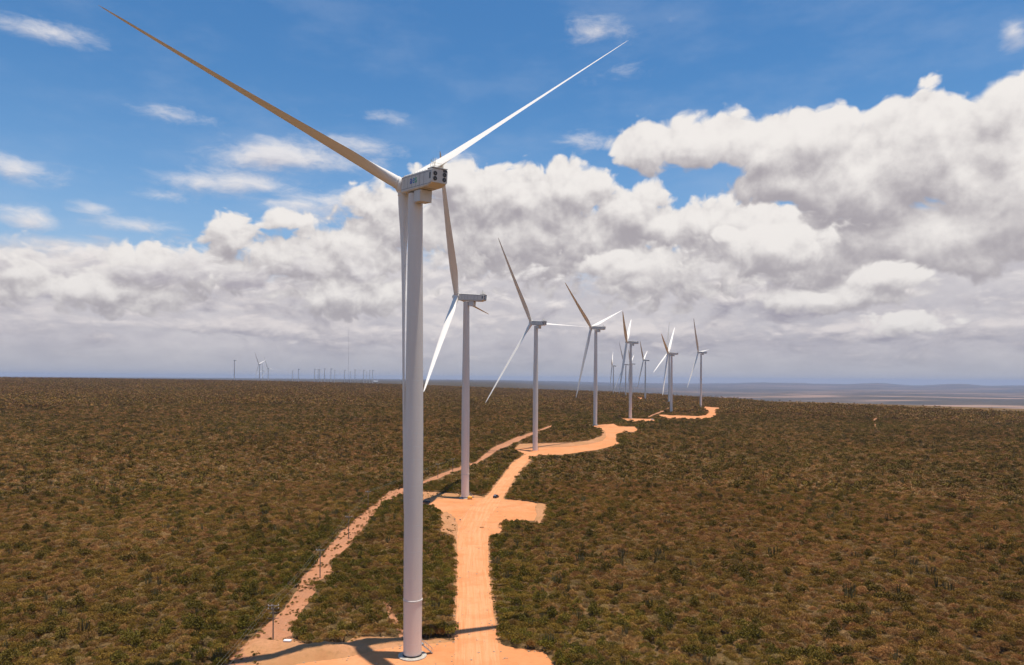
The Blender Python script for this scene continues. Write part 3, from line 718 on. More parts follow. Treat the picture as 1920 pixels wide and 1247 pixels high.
for (nm, x, y, z, yaw, bl, lab, lev) in ROW:
    z_ = float(hfn([x], [y])[0]) + .12
    rt, nac = turbine(x, y, z_ if abs(z_ - z) < .8 else z, yaw, bl, lab, G1, lev, pitch=86, ryaw=66 if nm == 'T1' else None, face=R(25) if nm == 'T1' else R(15))
    print(nm, 'ground', round(z_, 2), 'wanted', z)
    if nm == 'T1': lettering(nac)
G2 = 'far wind turbines on the left skyline'
turbine(-1402.6, 3999.0, 30.3, 14, [(118, 6, 80), (20.3, 1.5, 77.0), (-98, 5, 80)], 'far wind turbine with white blade pointing right, biggest of three on the left skyline', G2, 0)
turbine(-1547.2, 4569.0, 13.9, 28, [(112, 4, 82), (-4, 0, 78), (-125, 4, 80)], 'far wind turbine, right one of the three with rotors on the left skyline', G2, 0)
def far_at(px, py, zg=17.0, Z=None):
    u, w = pix_dir(px, py); 
    Z = Z if Z else (zg + 105 - CAMH) / w
    return u * Z, Z, CAMH + w * Z - 105
x, y, z = far_at(492.5, 694.5); turbine(x, y, z, 24, [(92, 0, 76), (-28, 0, 75), (-148, 0, 75)], 'far wind turbine, middle and lowest of the three with rotors on the left skyline', G2, 0)
x, y, z = far_at(439.5, 675.6, Z=3790); 
turbine(x, y, z, 10, [], 'lone far turbine tower without rotor, leftmost on the skyline', G2, 0, rotor=False)
G3 = 'distant turbine towers without rotors on the skyline'
ORD = ['leftmost', 'second from the left', 'third from the left', 'fourth from the left', 'fifth from the left', 'sixth from the left', 'seventh from the left', 'eighth from the left', 'last left of the thin mast',
       'first right of the thin mast', 'second right of the thin mast', 'fifth from the right', 'faintest, fourth from the right', 'third from the right', 'rightmost']
ORD[11] = 'third right of the thin mast'; ORD[12] = 'faintest, third from the right'; ORD[13] = 'second from the right'
for i, (px, py) in enumerate([(548.4, 695.1), (559.9, 692.3), (590, 692), (596.6, 692.8), (599.2, 693.3), (608.6, 691.7), (620.5, 691.7), (627.7, 695), (646.1, 694.2), (657.1, 696.9), (665.6, 693.5), (681.6, 694.2), (687.6, 698), (693.3, 695.1), (698.6, 694.6)]):
    x, y, z = far_at(px, py)
    turbine(x, y, z, 8, [], ORD[i] + ' of the tiny rotorless turbine towers on the skyline', G3, 0, rotor=False)

# ------------------------------------------------------------------ vegetation
def foliage_material(name, c1, c2, green):
    m, N, b = mat(name, c1, .9, 0, .08)
    at = N.new('ShaderNodeAttribute', attribute_name='v').outputs['Fac']
    ti = N.new('ShaderNodeAttribute', attribute_type='INSTANCER', attribute_name='tint').outputs['Fac']
    gr = N.new('ShaderNodeAttribute', attribute_type='INSTANCER', attribute_name='green').outputs['Fac']
    col = N.mix(ti, (*c1, 1), (*c2, 1))
    col = N.mix(gr, col, (*green, 1))
    br = N.m('MULTIPLY_ADD', N.m('FRACT', N.m('MULTIPLY', ti, 7.13)), .55, .74)
    loc = N.new('ShaderNodeObjectInfo').outputs['Location']
    pt = N.noise(loc, .008, 4, .6); pt2 = N.noise(N.v('ADD', loc, (500, 90, 0)), .0035, 4, .6)
    at = N.m('MULTIPLY', N.m('MULTIPLY', at, br), N.mr(pt, .35, .65, .9, 1.12))
    col = N.mix(N.m('MULTIPLY', N.mr(pt2, .42, .62), .22), col, N.mix(1.0, col, (1.12, .86, .80, 1), 'MULTIPLY'))
    sc = N.new('ShaderNodeCombineColor')
    for i in range(3): N.put(sc.inputs[i], at)
    N.put(b.inputs['Base Color'], N.mix(1.0, col, sc.outputs[0], 'MULTIPLY'))
    return m
M_TWIG = foliage_material('dry_twigs', (0.354, 0.179, 0.064), (0.263, 0.141, 0.048), (0.195, 0.120, 0.028))
M_OLIVE = foliage_material('olive_leaves', (0.263, 0.146, 0.033), (0.189, 0.114, 0.026), (0.146, 0.106, 0.013))
M_GREEN = foliage_material('green_leaves', (0.129, 0.089, 0.019), (0.160, 0.106, 0.023), (0.112, 0.102, 0.011))
M_GREY = foliage_material('grey_leaves', (0.366, 0.228, 0.101), (0.282, 0.186, 0.066), (0.221, 0.171, 0.054))
M_CACT = foliage_material('cactus_skin', (.105, .080, .036), (.15, .115, .05), (.095, .09, .032))
M_STEM, _, _ = mat('shrub_stem', (.10, .075, .05), .9)

def flat_mesh(name, tris, vals, m_):
    """tris: (n,3,3) array, vals: one shade value for each"""
    n = len(tris); me = bpy.data.meshes.new(name)
    me.vertices.add(n * 3); me.vertices.foreach_set('co', tris.reshape(-1).astype(np.float32))
    me.loops.add(n * 3); me.loops.foreach_set('vertex_index', np.arange(n * 3, dtype=np.int32))
    me.polygons.add(n); me.polygons.foreach_set('loop_start', np.arange(0, n * 3, 3, dtype=np.int32)); me.polygons.foreach_set('loop_total', np.full(n, 3, np.int32))
    at = me.attributes.new('v', 'FLOAT', 'FACE'); at.data.foreach_set('value', vals.astype(np.float32))
    me.update(); me.materials.append(m_); return me
def crown_points(n, rx, rz, rng, lobes):
    cs = []
    for k in range(lobes):
        a = rng.uniform(0, 2 * np.pi); d = rng.uniform(.2, .62) * rx
        cs.append((math.cos(a) * d, math.sin(a) * d, rz * rng.uniform(.8, 1.35), rx * rng.uniform(.42, .62)))
    cs = np.array(cs); k = rng.integers(0, lobes, n)
    v = rng.normal(size=(n, 3)); v /= np.linalg.norm(v, axis=1)[:, None]; v[:, 2] = np.abs(v[:, 2]) * 1.1 - .35
    rad = rng.uniform(.55, 1.05, n) ** .6
    p = cs[k, :3] + v * (cs[k, 3] * rad)[:, None] * np.array([1, 1, rz / rx * 1.15])
    return p, cs[k, :3]
def tri_at(p, size, rng, axis=None, aspect=1.0):
    n = len(p); a = rng.normal(size=(n, 3)) if axis is None else axis + rng.normal(size=(n, 3)) * .35
    a /= np.linalg.norm(a, axis=1)[:, None]; b = rng.normal(size=(n, 3)); b -= (b * a).sum(1)[:, None] * a; b /= np.linalg.norm(b, axis=1)[:, None]
    s = size * rng.uniform(.6, 1.3, n)[:, None]
    return np.stack([p + a * s, p - a * s * .6 + b * s * aspect, p - a * s * .6 - b * s * aspect], 1)
def bush(name, m_, n, rx, rz, size, seed, twig=0.0, lobes=5, aspect=.7):
    rng = np.random.default_rng(seed); p, c = crown_points(n, rx, rz, rng, lobes)
    nt = int(n * twig); T = tri_at(p[nt:], size, rng, None, aspect); vals = rng.uniform(.5, 1.5, n - nt)
    if nt:
        ax = p[:nt] - np.array([0, 0, .2]); ax /= np.linalg.norm(ax, axis=1)[:, None]
        T2 = tri_at(p[:nt], size * 2.2, rng, ax, .13); T = np.concatenate([T, T2]); vals = np.concatenate([vals, rng.uniform(.8, 1.6, nt)])
    return flat_mesh(name, T, vals, m_)
def stems(seed, h, rx):
    rnd = random.Random(seed); bm = bmesh.new()
    for k in range(5):
        a = rnd.uniform(0, 6.28); d = rnd.uniform(.2, .6) * rx
        mid = (math.cos(a) * d * .35, math.sin(a) * d * .35, h * .45); bar(bm, (0, 0, -.2), mid, .09, 5, .06); bar(bm, mid, (math.cos(a) * d, math.sin(a) * d, h), .06, 5, .02)
    me = bm_mesh(bm, 'stem'); me.materials.append(M_STEM); return me
def cactus_mesh(seed, h, arms, spread):
    rnd = random.Random(seed); bm = bmesh.new(); lay = bm.faces.layers.float.new('v')
    bar(bm, (0, 0, -.3), (0, 0, h * .28), .22, 7, .20)
    for k in range(arms):
        a = 6.283 * k / arms + rnd.uniform(-.4, .4); d = spread * rnd.uniform(.35, 1.0); z0 = h * rnd.uniform(.05, .3)
        p0 = Vector((0, 0, z0)); p1 = Vector((math.cos(a) * d * .6, math.sin(a) * d * .6, z0 + h * .16)); p2 = Vector((math.cos(a) * d, math.sin(a) * d, z0 + h * .36))
        top = Vector((math.cos(a) * d * 1.12, math.sin(a) * d * 1.12, h * rnd.uniform(.72, 1.08)))
        bar(bm, p0, p1, .11, 6, .11); bar(bm, p1, p2, .12, 6, .12); bar(bm, p2, top, .12, 6, .06)
    for f in bm.faces: f[lay] = rnd.uniform(.8, 1.25)
    me = bm_mesh(bm, 'columnar_cactus'); me.materials.append(M_CACT); return me
NEAR_P = [bush('dry', M_TWIG, 800, 2.1, 1.35, .125, 1, .8), bush('dry', M_TWIG, 760, 1.8, 1.5, .12, 2, .85, 4), bush('olive', M_OLIVE, 800, 2.0, 1.25, .145, 3, .45), bush('olive', M_OLIVE, 860, 2.3, 1.4, .14, 4, .6, 6),
          bush('green', M_GREEN, 800, 1.9, 1.5, .17, 5, .2), bush('grey', M_GREY, 700, 1.9, 1.2, .12, 6, .75), bush('olive', M_OLIVE, 560, 1.4, .9, .14, 7, .6, 4), bush('green', M_GREEN, 720, 1.6, 1.9, .16, 8, .3, 4)]
NCACT = [cactus_mesh(21, 3.9, 9, 1.2), cactus_mesh(22, 4.4, 15, 1.9), cactus_mesh(23, 3.4, 7, .8), cactus_mesh(24, 3.8, 20, 1.6), cactus_mesh(25, 3.2, 13, 1.5), cactus_mesh(26, 4.6, 5, .7)]
MID_P = [bush('dry', M_TWIG, 170, 2.5, 1.4, .31, 31, .5), bush('olive', M_OLIVE, 170, 2.6, 1.4, .32, 32, .3), bush('olive', M_OLIVE, 150, 2.2, 1.6, .31, 33, .4), bush('green', M_GREEN, 170, 2.3, 1.7, .34, 34, .2), bush('grey', M_GREY, 150, 2.3, 1.3, .30, 35, .4)]
def patch(name, seed, size, n, m_list):
    rng = np.random.default_rng(seed); T = []; V = []; MI = []
    for k in range(n):
        c = np.array([rng.uniform(-size, size) / 2, rng.uniform(-size, size) / 2, 0]); r = rng.uniform(1.5, 2.8); mi = rng.choice(len(m_list), p=[.34, .36, .18, .12])
        p, _ = crown_points(14, r, r * (rng.uniform(1.2, 2.2) if rng.random() < .05 else rng.uniform(.6, 1.0)), rng, 3)
        T.append(tri_at(p + c, .95, rng, None, .8)); V.append(rng.uniform(.7, 1.3, 14) * (.55 if rng.random() < .15 else 1)); MI += [mi] * 14
    me = flat_mesh(name, np.concatenate(T), np.concatenate(V), m_list[0])
    for m_ in m_list[1:]: me.materials.append(m_)
    me.polygons.foreach_set('material_index', np.array(MI, np.int32)); return me
FAR_P = [patch('scrub_patch', 50 + k, 22, 72, [M_TWIG, M_OLIVE, M_GREEN, M_GREY]) for k in range(4)]

# where nothing grows: plan outlines, also kept free of crowns that would hang in front of them
kd_pts = [p for poly in CLEAR for p in poly]; kd = KDTree(len(kd_pts))
for i, p in enumerate(kd_pts): kd.insert((p[0], p[1], 0), i)
kd.balance()
BB = [(min(p[0] for p in poly) - 5, max(p[0] for p in poly) + 5, min(p[1] for p in poly) - 5, max(p[1] for p in poly) + 5) for poly in CLEAR]
def blocked(X, Y, h):
    bad = np.zeros(X.shape, bool)
    for s_ in (1.0, 1 + h / CAMH * .35, 1 + h / CAMH * .7):
        x = X * s_; y = Y * s_
        for poly, bb in zip(CLEAR, BB):
            m_ = (x > bb[0]) & (x < bb[1]) & (y > bb[2]) & (y < bb[3]) & ~bad
            if m_.any():
                i = np.where(m_)[0]; bad[i] |= inpoly(x[i], y[i], poly)
    return bad
def scatter(r0, r1, spacing, amax, grow=0.0):
    """jittered grid in plan, clipped to the rim of the plateau"""
    X, Y = np.meshgrid(np.arange(-r1, r1, spacing), np.arange(0, r1, spacing)); X = X.ravel() + RNG.uniform(-.5, .5, X.size) * spacing; Y = Y.ravel() + RNG.uniform(-.5, .5, Y.size) * spacing
    r = np.hypot(X, Y); a = np.arctan2(X, Y); e = np.interp(a, _ea, _ed)
    ok = (r >= r0) & (r < r1) & (np.abs(a) < amax) & (r < e + 220)
    return X[ok], Y[ok]
def greenness(X, Y):
    g = np.zeros(len(X))
    for i, (x, y) in enumerate(zip(X, Y)):
        d = kd.find((x, y, 0))[2]; r = math.hypot(x, y)
        g[i] = .6 * math.exp(-d / 13) + .2 * math.exp(-d / 60)
    g += np.clip((260 - Y) / 260, 0, 1) * .25
    g += (fbm(X / 45, Y / 45, 3, 4) - .45) * 1.3
    return np.clip(g, 0, 1)
def instanced(name, protos, X, Y, Z, rot, scl, idx, tint, green, label, kind='stuff'):
    pc = bpy.data.collections.new('protos_' + name)
    for i, me in enumerate(protos):
        o = bpy.data.objects.new('%s_%02d' % (name, i), me); pc.objects.link(o)
    me = bpy.data.meshes.new(name); n = len(X); me.vertices.add(n)
    me.vertices.foreach_set('co', np.stack([X, Y, Z], 1).ravel().astype(np.float32))
    for nm, arr, ty in (('rot', rot, 'FLOAT'), ('scl', scl, 'FLOAT'), ('tint', tint, 'FLOAT'), ('green', green, 'FLOAT'), ('idx', idx, 'INT')):
        at = me.attributes.new(nm, ty, 'POINT'); at.data.foreach_set('value', arr.astype(np.int32 if ty == 'INT' else np.float32))
    o = link(name, me); tag(o, label, None, None, kind)
    ng = bpy.data.node_groups.new(name, 'GeometryNodeTree')
    ng.interface.new_socket('Geometry', in_out='INPUT', socket_type='NodeSocketGeometry'); ng.interface.new_socket('Geometry', in_out='OUTPUT', socket_type='NodeSocketGeometry')
    gi = ng.nodes.new('NodeGroupInput'); go = ng.nodes.new('NodeGroupOutput')
    ip = ng.nodes.new('GeometryNodeInstanceOnPoints'); ci = ng.nodes.new('GeometryNodeCollectionInfo')
    ci.inputs['Collection'].default_value = pc; ci.inputs['Separate Children'].default_value = True; ci.inputs['Reset Children'].default_value = True
    ip.inputs['Pick Instance'].default_value = True
    def na(nm, ty):
        a = ng.nodes.new('GeometryNodeInputNamedAttribute'); a.data_type = ty; a.inputs['Name'].default_value = nm; return [s_ for s_ in a.outputs if s_.enabled and s_.name == 'Attribute'][0]
    cx = ng.nodes.new('ShaderNodeCombineXYZ'); ng.links.new(na('rot', 'FLOAT'), cx.inputs[2])
    ng.links.new(gi.outputs[0], ip.inputs['Points']); ng.links.new(ci.outputs[0], ip.inputs['Instance']); ng.links.new(na('idx', 'INT'), ip.inputs['Instance Index'])
    ng.links.new(cx.outputs[0], ip.inputs['Rotation']); ng.links.new(na('scl', 'FLOAT'), ip.inputs['Scale']); ng.links.new(ip.outputs[0], go.inputs[0])
    md = o.modifiers.new('scatter', 'NODES'); md.node_group = ng
    return o
def choose(n, g, weights_dry, weights_green):
    wd = np.array(weights_dry, float); wg = np.array(weights_green, float); wd /= wd.sum(); wg /= wg.sum()
    P_ = wd[None] * (1 - g[:, None]) + wg[None] * g[:, None]; c = P_.cumsum(1); return (RNG.random(n)[:, None] > c).sum(1).clip(0, len(wd) - 1)

AM = R(42)
X, Y = scatter(112, 430, 2.0, AM); b_ = blocked(X, Y, 2.3) ; X, Y = X[~b_], Y[~b_]
g = greenness(X, Y); n = len(X)
idx = choose(n, g * .8, [4, 3.5, 3.4, 3.4, .6, 2.6, 2, .3], [.8, .6, 2.6, 2.2, 3.0, .8, 1.5, 2.6])
scl = RNG.uniform(.55, 1.02, n) * (.85 + .5 * fbm(X / 12, Y / 12, 3, 8)); rot = RNG.uniform(0, 6.283, n); tint = RNG.random(n)
Z = hfn(X, Y) - .1
_em = RNG.random(n) < .03; scl = np.where(_em, RNG.uniform(1.05, 1.4, n), scl); idx = np.where(_em, RNG.choice([1, 1, 4, 7], n), idx)
SHRUB_L = {0: 'dry grey brown twiggy shrub in the near scrub', 1: 'tall dry brown twiggy shrub in the near scrub', 2: 'low rounded olive shrub in the near scrub', 3: 'broad olive and brown shrub in the near scrub',
           4: 'dark green leafy shrub in the near scrub', 5: 'pale grey shrub in the near scrub', 6: 'small olive shrub in the near scrub', 7: 'upright dark green shrub in the near scrub'}
# the three hundred largest shrubs in view stand as objects of their own
pxs, pys = to_px(X, Y, Z + 1.2)
vis = (pxs > 6) & (pxs < 1914) & (pys < 1243) & (pys > 700)
order = np.argsort(np.where(vis, np.hypot(X, Y) / scl, 1e9))[:300]
STEMM = [stems(90 + k, 1.3, 1.9) for k in range(3)]
ind = np.zeros(n, bool); ind[order] = True
tops = {}
for i in order:
    k = int(idx[i]); r_ = empty('shrub', (X[i], Y[i], Z[i]), rot[i]); r_.scale = (scl[i],) * 3
    tag(r_, SHRUB_L[k], 'shrub', SHRUB_L[k].replace('shrub in', 'shrubs in'))
    c_ = link('crown', NEAR_P[k], r_); c_['tint'] = float(tint[i]); c_['green'] = float(g[i] * .65)
    link('stem', STEMM[k % 3], r_)
rest = ~ind
instanced('scrub', NEAR_P, X[rest], Y[rest], Z[rest], rot[rest], scl[rest], idx[rest], tint[rest], (g * .65)[rest], 'dense dry thorn scrub of brown and olive shrubs covering the plateau')
NV = n
# cacti
X, Y = scatter(140, 1000, 9.0, AM); k_ = RNG.random(len(X)) < np.clip(.2 + (fbm(X / 60, Y / 60, 3, 14) - .3) * 1.6, .05, .9); X, Y = X[k_], Y[k_]
b_ = blocked(X, Y, 4.2); X, Y = X[~b_], Y[~b_]; n = len(X); Z = hfn(X, Y)
scl = RNG.uniform(.5, .98, n); rot = RNG.uniform(0, 6.283, n); tint = RNG.random(n); gr = RNG.random(n) * .5; idx = RNG.integers(0, 6, n)
pxs, pys = to_px(X, Y, Z + 2); vis = (pxs > 6) & (pxs < 1914) & (pys < 1240)
order = np.argsort(np.where(vis, np.hypot(X, Y) / scl, 1e9))[:300]; ind = np.zeros(n, bool); ind[order] = True
for i in order:
    o = link('columnar_cactus', NCACT[int(idx[i])]); o.location = (X[i], Y[i], Z[i]); o.rotation_euler = (0, 0, rot[i]); o.scale = (scl[i],) * 3
    o['tint'] = float(tint[i]); o['green'] = float(gr[i])
    tag(o, 'dark many armed columnar cactus standing up out of the near scrub', 'cactus', 'columnar cacti in the near scrub')
rest = ~ind
instanced('cactus_scrub', NCACT, X[rest], Y[rest], Z[rest], rot[rest], scl[rest], idx[rest], tint[rest], gr[rest], 'distant dark columnar cacti scattered through the scrub')
# middle distance
X, Y = scatter(430, 1250, 3.1, AM); b_ = blocked(X, Y, 2.6); X, Y = X[~b_], Y[~b_]; n = len(X); g = greenness(X, Y); 
idx = choose(n, g * .7, [4, 3.4, 2.2, 1.3, 1.7], [.8, 2.5, 2, 3.4, .8]); tint = RNG.random(n)
scl = RNG.uniform(.55, 1.0, n) * (.85 + .4 * fbm(X / 25, Y / 25, 3, 8))
_em = RNG.random(n) < .05; scl = np.where(_em, RNG.uniform(1.1, 1.5, n), scl); idx = np.where(_em, RNG.choice([0, 3, 3], n), idx)
instanced('scrub', MID_P, X, Y, hfn(X, Y) - .1, RNG.uniform(0, 6.283, n), scl, idx, tint, g * .5, 'brown scrub in the middle distance')
NV2 = n
X, Y = scatter(1250, 4250, 19, R(40)); b_ = blocked(X, Y, 2.2); X, Y = X[~b_], Y[~b_]; n = len(X)
# patches must not overlap bare ground
d_ = np.array([kd.find((x, y, 0))[2] for x, y in zip(X, Y)]); k_ = d_ > 14; X, Y = X[k_], Y[k_]; n = len(X)
g = np.clip((fbm(X / 160, Y / 160, 3, 4) - .3), 0, 1)
instanced('scrub', FAR_P, X, Y, hfn(X, Y) - .3, RNG.integers(0, 4, n) * 1.5708, np.full(n, 1.0), RNG.integers(0, 4, n), RNG.random(n), g * .5, 'far scrub reaching to the rim of the plateau')
# fringe around far bare ground
X, Y = scatter(1250, 2400, 5, R(20)); d_ = np.array([kd.find((x, y, 0))[2] for x, y in zip(X, Y)]); k_ = (d_ < 26); X, Y = X[k_], Y[k_]; b_ = blocked(X, Y, 2.6); X, Y = X[~b_], Y[~b_]; n = len(X)
if n: instanced('scrub', MID_P, X, Y, hfn(X, Y) - .1, RNG.uniform(0, 6.283, n), RNG.uniform(.8, 1.3, n), RNG.integers(0, 5, n), RNG.random(n), np.full(n, .3), 'low scrub round the far pads')
# stones thrown up along the edges of road and pads
def stone(seed):
    bm = bmesh.new(); bmesh.ops.create_icosphere(bm, subdivisions=1, radius=.22); r_ = random.Random(seed)
    for v in bm.verts: v.co *= r_.uniform(.6, 1.2); v.co.z *= .6
    me = bm_mesh(bm, 'stone'); me.materials.append(M_STONE); return me
M_STONE = noisy('stone', (.46, .30, .18), (.30, .19, .11), 3.0)
X, Y = scatter(135, 420, .9, AM); k_ = np.zeros(len(X), bool)
for poly in CLEAR: k_ |= inpoly(X, Y, poly)
i_ = np.where(k_)[0]; dd = np.array([kd.find((X[j], Y[j], 0))[2] for j in i_]); k_[i_] = RNG.random(len(i_)) < (.30 * np.exp(-dd / .9) + .012)
X, Y = X[k_], Y[k_]; n = len(X)
instanced('stones', [stone(1), stone(2), stone(3)], X, Y, hfn(X, Y) + .14, RNG.uniform(0, 6.283, n), RNG.uniform(.4, 1.5, n) ** 1.5, RNG.integers(0, 3, n), RNG.random(n), RNG.random(n), 'stones and clods along the edges of the dirt road')
# low tufts and stones on the bare soil beside the track
TUFT = [bush('tuft', M_OLIVE, 60, .45, .28, .12, 61, .5, 3), bush('tuft', M_GREEN, 60, .5, .3, .12, 62, .3, 3), bush('tuft', M_TWIG, 60, .5, .22, .12, 63, .6, 3)]
X, Y = scatter(135, 420, 1.15, AM); k_ = np.zeros(len(X), bool)
for nm_, poly in zip(CLEAR_N, CLEAR):
    if nm_ in ('soil_track', 'soil_bank', 'footpath', 'road_verge'): k_ |= inpoly(X, Y, poly)
for nm_, poly in zip(CLEAR_N, CLEAR):
    if nm_ in ('dirt_road', 'turbine_pad'): k_ &= ~inpoly(X, Y, poly)
k_ &= RNG.random(len(X)) < np.clip((fbm(X / 3.0, Y / 3.0, 3, 31) - .38) * 3.4, 0, .75)
X, Y = X[k_], Y[k_]; n = len(X)
instanced('grass_tufts', TUFT, X, Y, hfn(X, Y) + .12, RNG.uniform(0, 6.283, n), RNG.uniform(.5, 1.5, n), RNG.integers(0, 3, n), RNG.random(n), RNG.random(n) * .5, 'low grass tufts sprinkled over the bare soil')
print('plants', NV, NV2, n)

# ------------------------------------------------------------------ power line
def pole(p, label, arms=1, hh=9.0, ang=0.0):
    rt = empty('power_pole', p, ang); tag(rt, label, 'power pole', 'wooden power poles along the soil track')
    bm = bmesh.new(); bar(bm, (0, 0, -.5), (0, 0, hh), .17, 10, .12); link('pole', bm_mesh(bm), rt, (M_WOOD,))
    hs = [hh - .25] if arms == 1 else [hh - .25, hh - 1.0, hh - 1.9, hh - 3.2]
    for k, z in enumerate(hs):
        bm = bmesh.new(); w = 1.25 if k != 2 else .9; box(bm, (0, .14, z), (2 * w, .1, .13)); bar(bm, (-.6, .14, z), (0, .14, z - .6), .03, 6); bar(bm, (.6, .14, z), (0, .14, z - .6), .03, 6)
        ca = link('crossarm', bm_mesh(bm), rt, (M_STEEL if k == 0 else M_WOOD,))
        if k < 2 or arms == 1:
            for x in (-w + .1, -.35, w - .1):
                bm = bmesh.new(); rings(bm, [(.04, 0), (.09, .06), (.06, .12), (.09, .18), (.05, .26)], 8); i_ = link('insulator', bm_mesh(bm), ca, (M_WHT,)); i_.location = (x, .14, z + .06)
    return rt
BASES = [(512, 1203), (600, 1085), (653.7, 1012), (690, 957), (821, 897), (849, 886)]
PP = [ground_pt(*b) for b in BASES]
PP0 = PP[0] + (PP[0] - PP[1]) * 1.05; PP0.z = 0
LB = ['nearest wooden power pole, with several crossarms, by the white slab', 'second nearest power pole, between the track and the scrub', 'third power pole beside the soil track', 'fourth power pole at the bend of the soil track',
      'power pole just right of the nearest turbine tower, left of a pair', 'power pole just left of the second turbine tower']
allp = [PP0] + PP
for i, p in enumerate(PP): pole(p, LB[i], 4 if i == 0 else 1, 9.0 if i else 8.6, R(8))
for k, xo in enumerate((-1.15, -.35, 1.15)):
    bm = bmesh.new()
    for a, b in zip(allp[:-1], allp[1:]):
        a_ = Vector((a.x + xo, a.y + .14, a.z + 9.1)); b2 = Vector((b.x + xo, b.y + .14, b.z + 9.1)); prev = None
        for j in range(17):
            t = j / 16; q = a_.lerp(b2, t); q.z -= 4 * .9 * t * (1 - t)
            if prev is not None: bar(bm, prev, q, .015, 4)
            prev = q
    o = link('power_line', bm_mesh(bm), None, (M_WIRE,)); tag(o, ['left', 'middle', 'right'][k] + ' one of the three thin wires strung between the power poles', 'wire', 'wires between the power poles')

# ------------------------------------------------------------------ vehicles and small things
def car(p, rz, body_m, label, pickup=False, s=1.0):
    rt = empty('pickup_truck' if pickup else 'car', p, rz); rt.scale = (s,) * 3; tag(rt, label, 'pickup truck' if pickup else 'car')
    # local frame: +y is forward
    bm = bmesh.new(); L = 2.6 if pickup else 2.15
    prof = [(-L, .45, .95), (-L + .1, .38, 1.05), (-.6, .35, 1.05), (.9, .35, 1.02), (L - .35, .38, .92), (L, .48, .75)]
    secs = []
    for (y, b, t) in prof: secs.append([bm.verts.new((x, y, z)) for (x, z) in ((-.88, b), (.88, b), (.92, (b + t) / 2), (.84, t), (-.84, t), (-.92, (b + t) / 2))])
    for a, b in zip(secs[:-1], secs[1:]):
        for i in range(6): bm.faces.new((a[i], a[(i + 1) % 6], b[(i + 1) % 6], b[i]))
    bm.faces.new(list(reversed(secs[0]))); bm.faces.new(secs[-1]); link('body', bm_mesh(bm), rt, (body_m,))
    y0, y1 = (-.7, 1.1) if pickup else (-1.75, .95)
    bm = bmesh.new(); lo = [(-.80, y0), (.80, y0), (.80, y1), (-.80, y1)]; hi = [(-.66, y0 + .3), (.66, y0 + .3), (.66, y1 - .6), (-.66, y1 - .6)]
    a = [bm.verts.new((x, y, 1.03)) for x, y in lo]; b = [bm.verts.new((x, y, 1.62)) for x, y in hi]
    for i in range(4): bm.faces.new((a[i], a[(i + 1) % 4], b[(i + 1) % 4], b[i]))
    bm.faces.new(b); bm.faces.new(list(reversed(a))); cab = link('cabin', bm_mesh(bm), rt, (body_m,))
    for nm, pts, m_ in (('windscreen', [(-.68, y1 - .05, 1.12), (.68, y1 - .05, 1.12), (.6, y1 - .5, 1.54), (-.6, y1 - .5, 1.54)], M_GLASS), ('rear_window', [(-.66, y0 + .03, 1.12), (.66, y0 + .03, 1.12), (.58, y0 + .26, 1.54), (-.58, y0 + .26, 1.54)], M_WIN)):
        bm = bmesh.new(); sg = 1 if nm == 'windscreen' else -1; bm.faces.new([bm.verts.new((x, y + sg * .03, z + .02)) for x, y, z in pts]); link(nm, bm_mesh(bm), cab, (m_,))
    for sx in (-1, 1):
        bm = bmesh.new(); bm.faces.new([bm.verts.new((sx * (x + .02), y, z)) for x, y, z in ((.78, y0 + .2, 1.12), (.78, y1 - .3, 1.12), (.68, y1 - .62, 1.54), (.68, y0 + .35, 1.54))]); link('side_window', bm_mesh(bm), cab, (M_GLASS,))
        bm = bmesh.new(); box(bm, (sx * .62, L - .03, .72), (.34, .1, .14)); link('headlight', bm_mesh(bm), rt, (M_LAMP,))
        for y in (-L + .85, L - .85):
            bm = bmesh.new(); rings(bm, [(.36, -.12), (.36, .12)], 18, axis='X'); rings(bm, [(.2, -.13), (.2, .13)], 12, axis='X', mi=1); w = link('wheel', bm_mesh(bm), rt, (M_TYRE, M_STEEL)); w.location = (sx * .82, y, .36)
    if pickup:
        bm = bmesh.new(); box(bm, (0, -1.65, 1.07), (1.5, 1.7, .04)); link('cargo_bed', bm_mesh(bm), rt, (M_DARK,))
    return rt
def up(v, d): return Vector((v.x, v.y, float(hfn([v.x], [v.y])[0]) + d))
car(up(ground_pt(930, 934), .22), R(-22), M_CARD, 'small dark car driving on the orange road by the second turbine pad')
car(up(ground_pt(797, 944), .22), R(95), M_CARD, 'dark pickup truck parked in the shade at the left of the second pad', True)
car(up(ground_pt(1223, 788), .5), R(80), M_WHT, 'white car parked at the right end of the fifth pad')
car(up(ground_pt(1165, 788), .5), R(80), M_WHT, 'white pickup truck parked at the left end of the fifth pad', True)
# yellow tank
rt = empty('fuel_tank', up(ground_pt(881, 937), .12), R(5)); tag(rt, 'small yellow tank lying at the foot of the second turbine', 'tank')
bm = bmesh.new(); rings(bm, [(.25, -1.25), (.6, -1.15), (.7, -1.0), (.7, 1.0), (.6, 1.15), (.25, 1.25)], 20, axis='X'); o = link('tank_shell', bm_mesh(bm), rt, (M_YEL,), True); o.location = (0, 0, .95)
bm = bmesh.new()
for x in (-.8, .8): box(bm, (x, 0, .22), (.15, 1.1, .44))
link('support', bm_mesh(bm), rt, (M_DARK,))
bm = bmesh.new(); rings(bm, [(.15, 1.6), (.15, 1.75)], 12); link('filler_cap', bm_mesh(bm), rt, (M_DARK,))
# white slab
bm = bmesh.new(); box(bm, (0, 0, .25), (1.75, 1.0, .34), bev=.04); box(bm, (0, 0, .05), (1.6, .85, .1), mi=1)
o = link('slab', bm_mesh(bm), None, (M_WHT, M_CONC)); o.location = up(ground_pt(539, 1206), .35); o.rotation_euler = (0, 0, R(-6)); tag(o, 'low white rectangular cover lying on the soil beside the nearest power pole', 'cover')
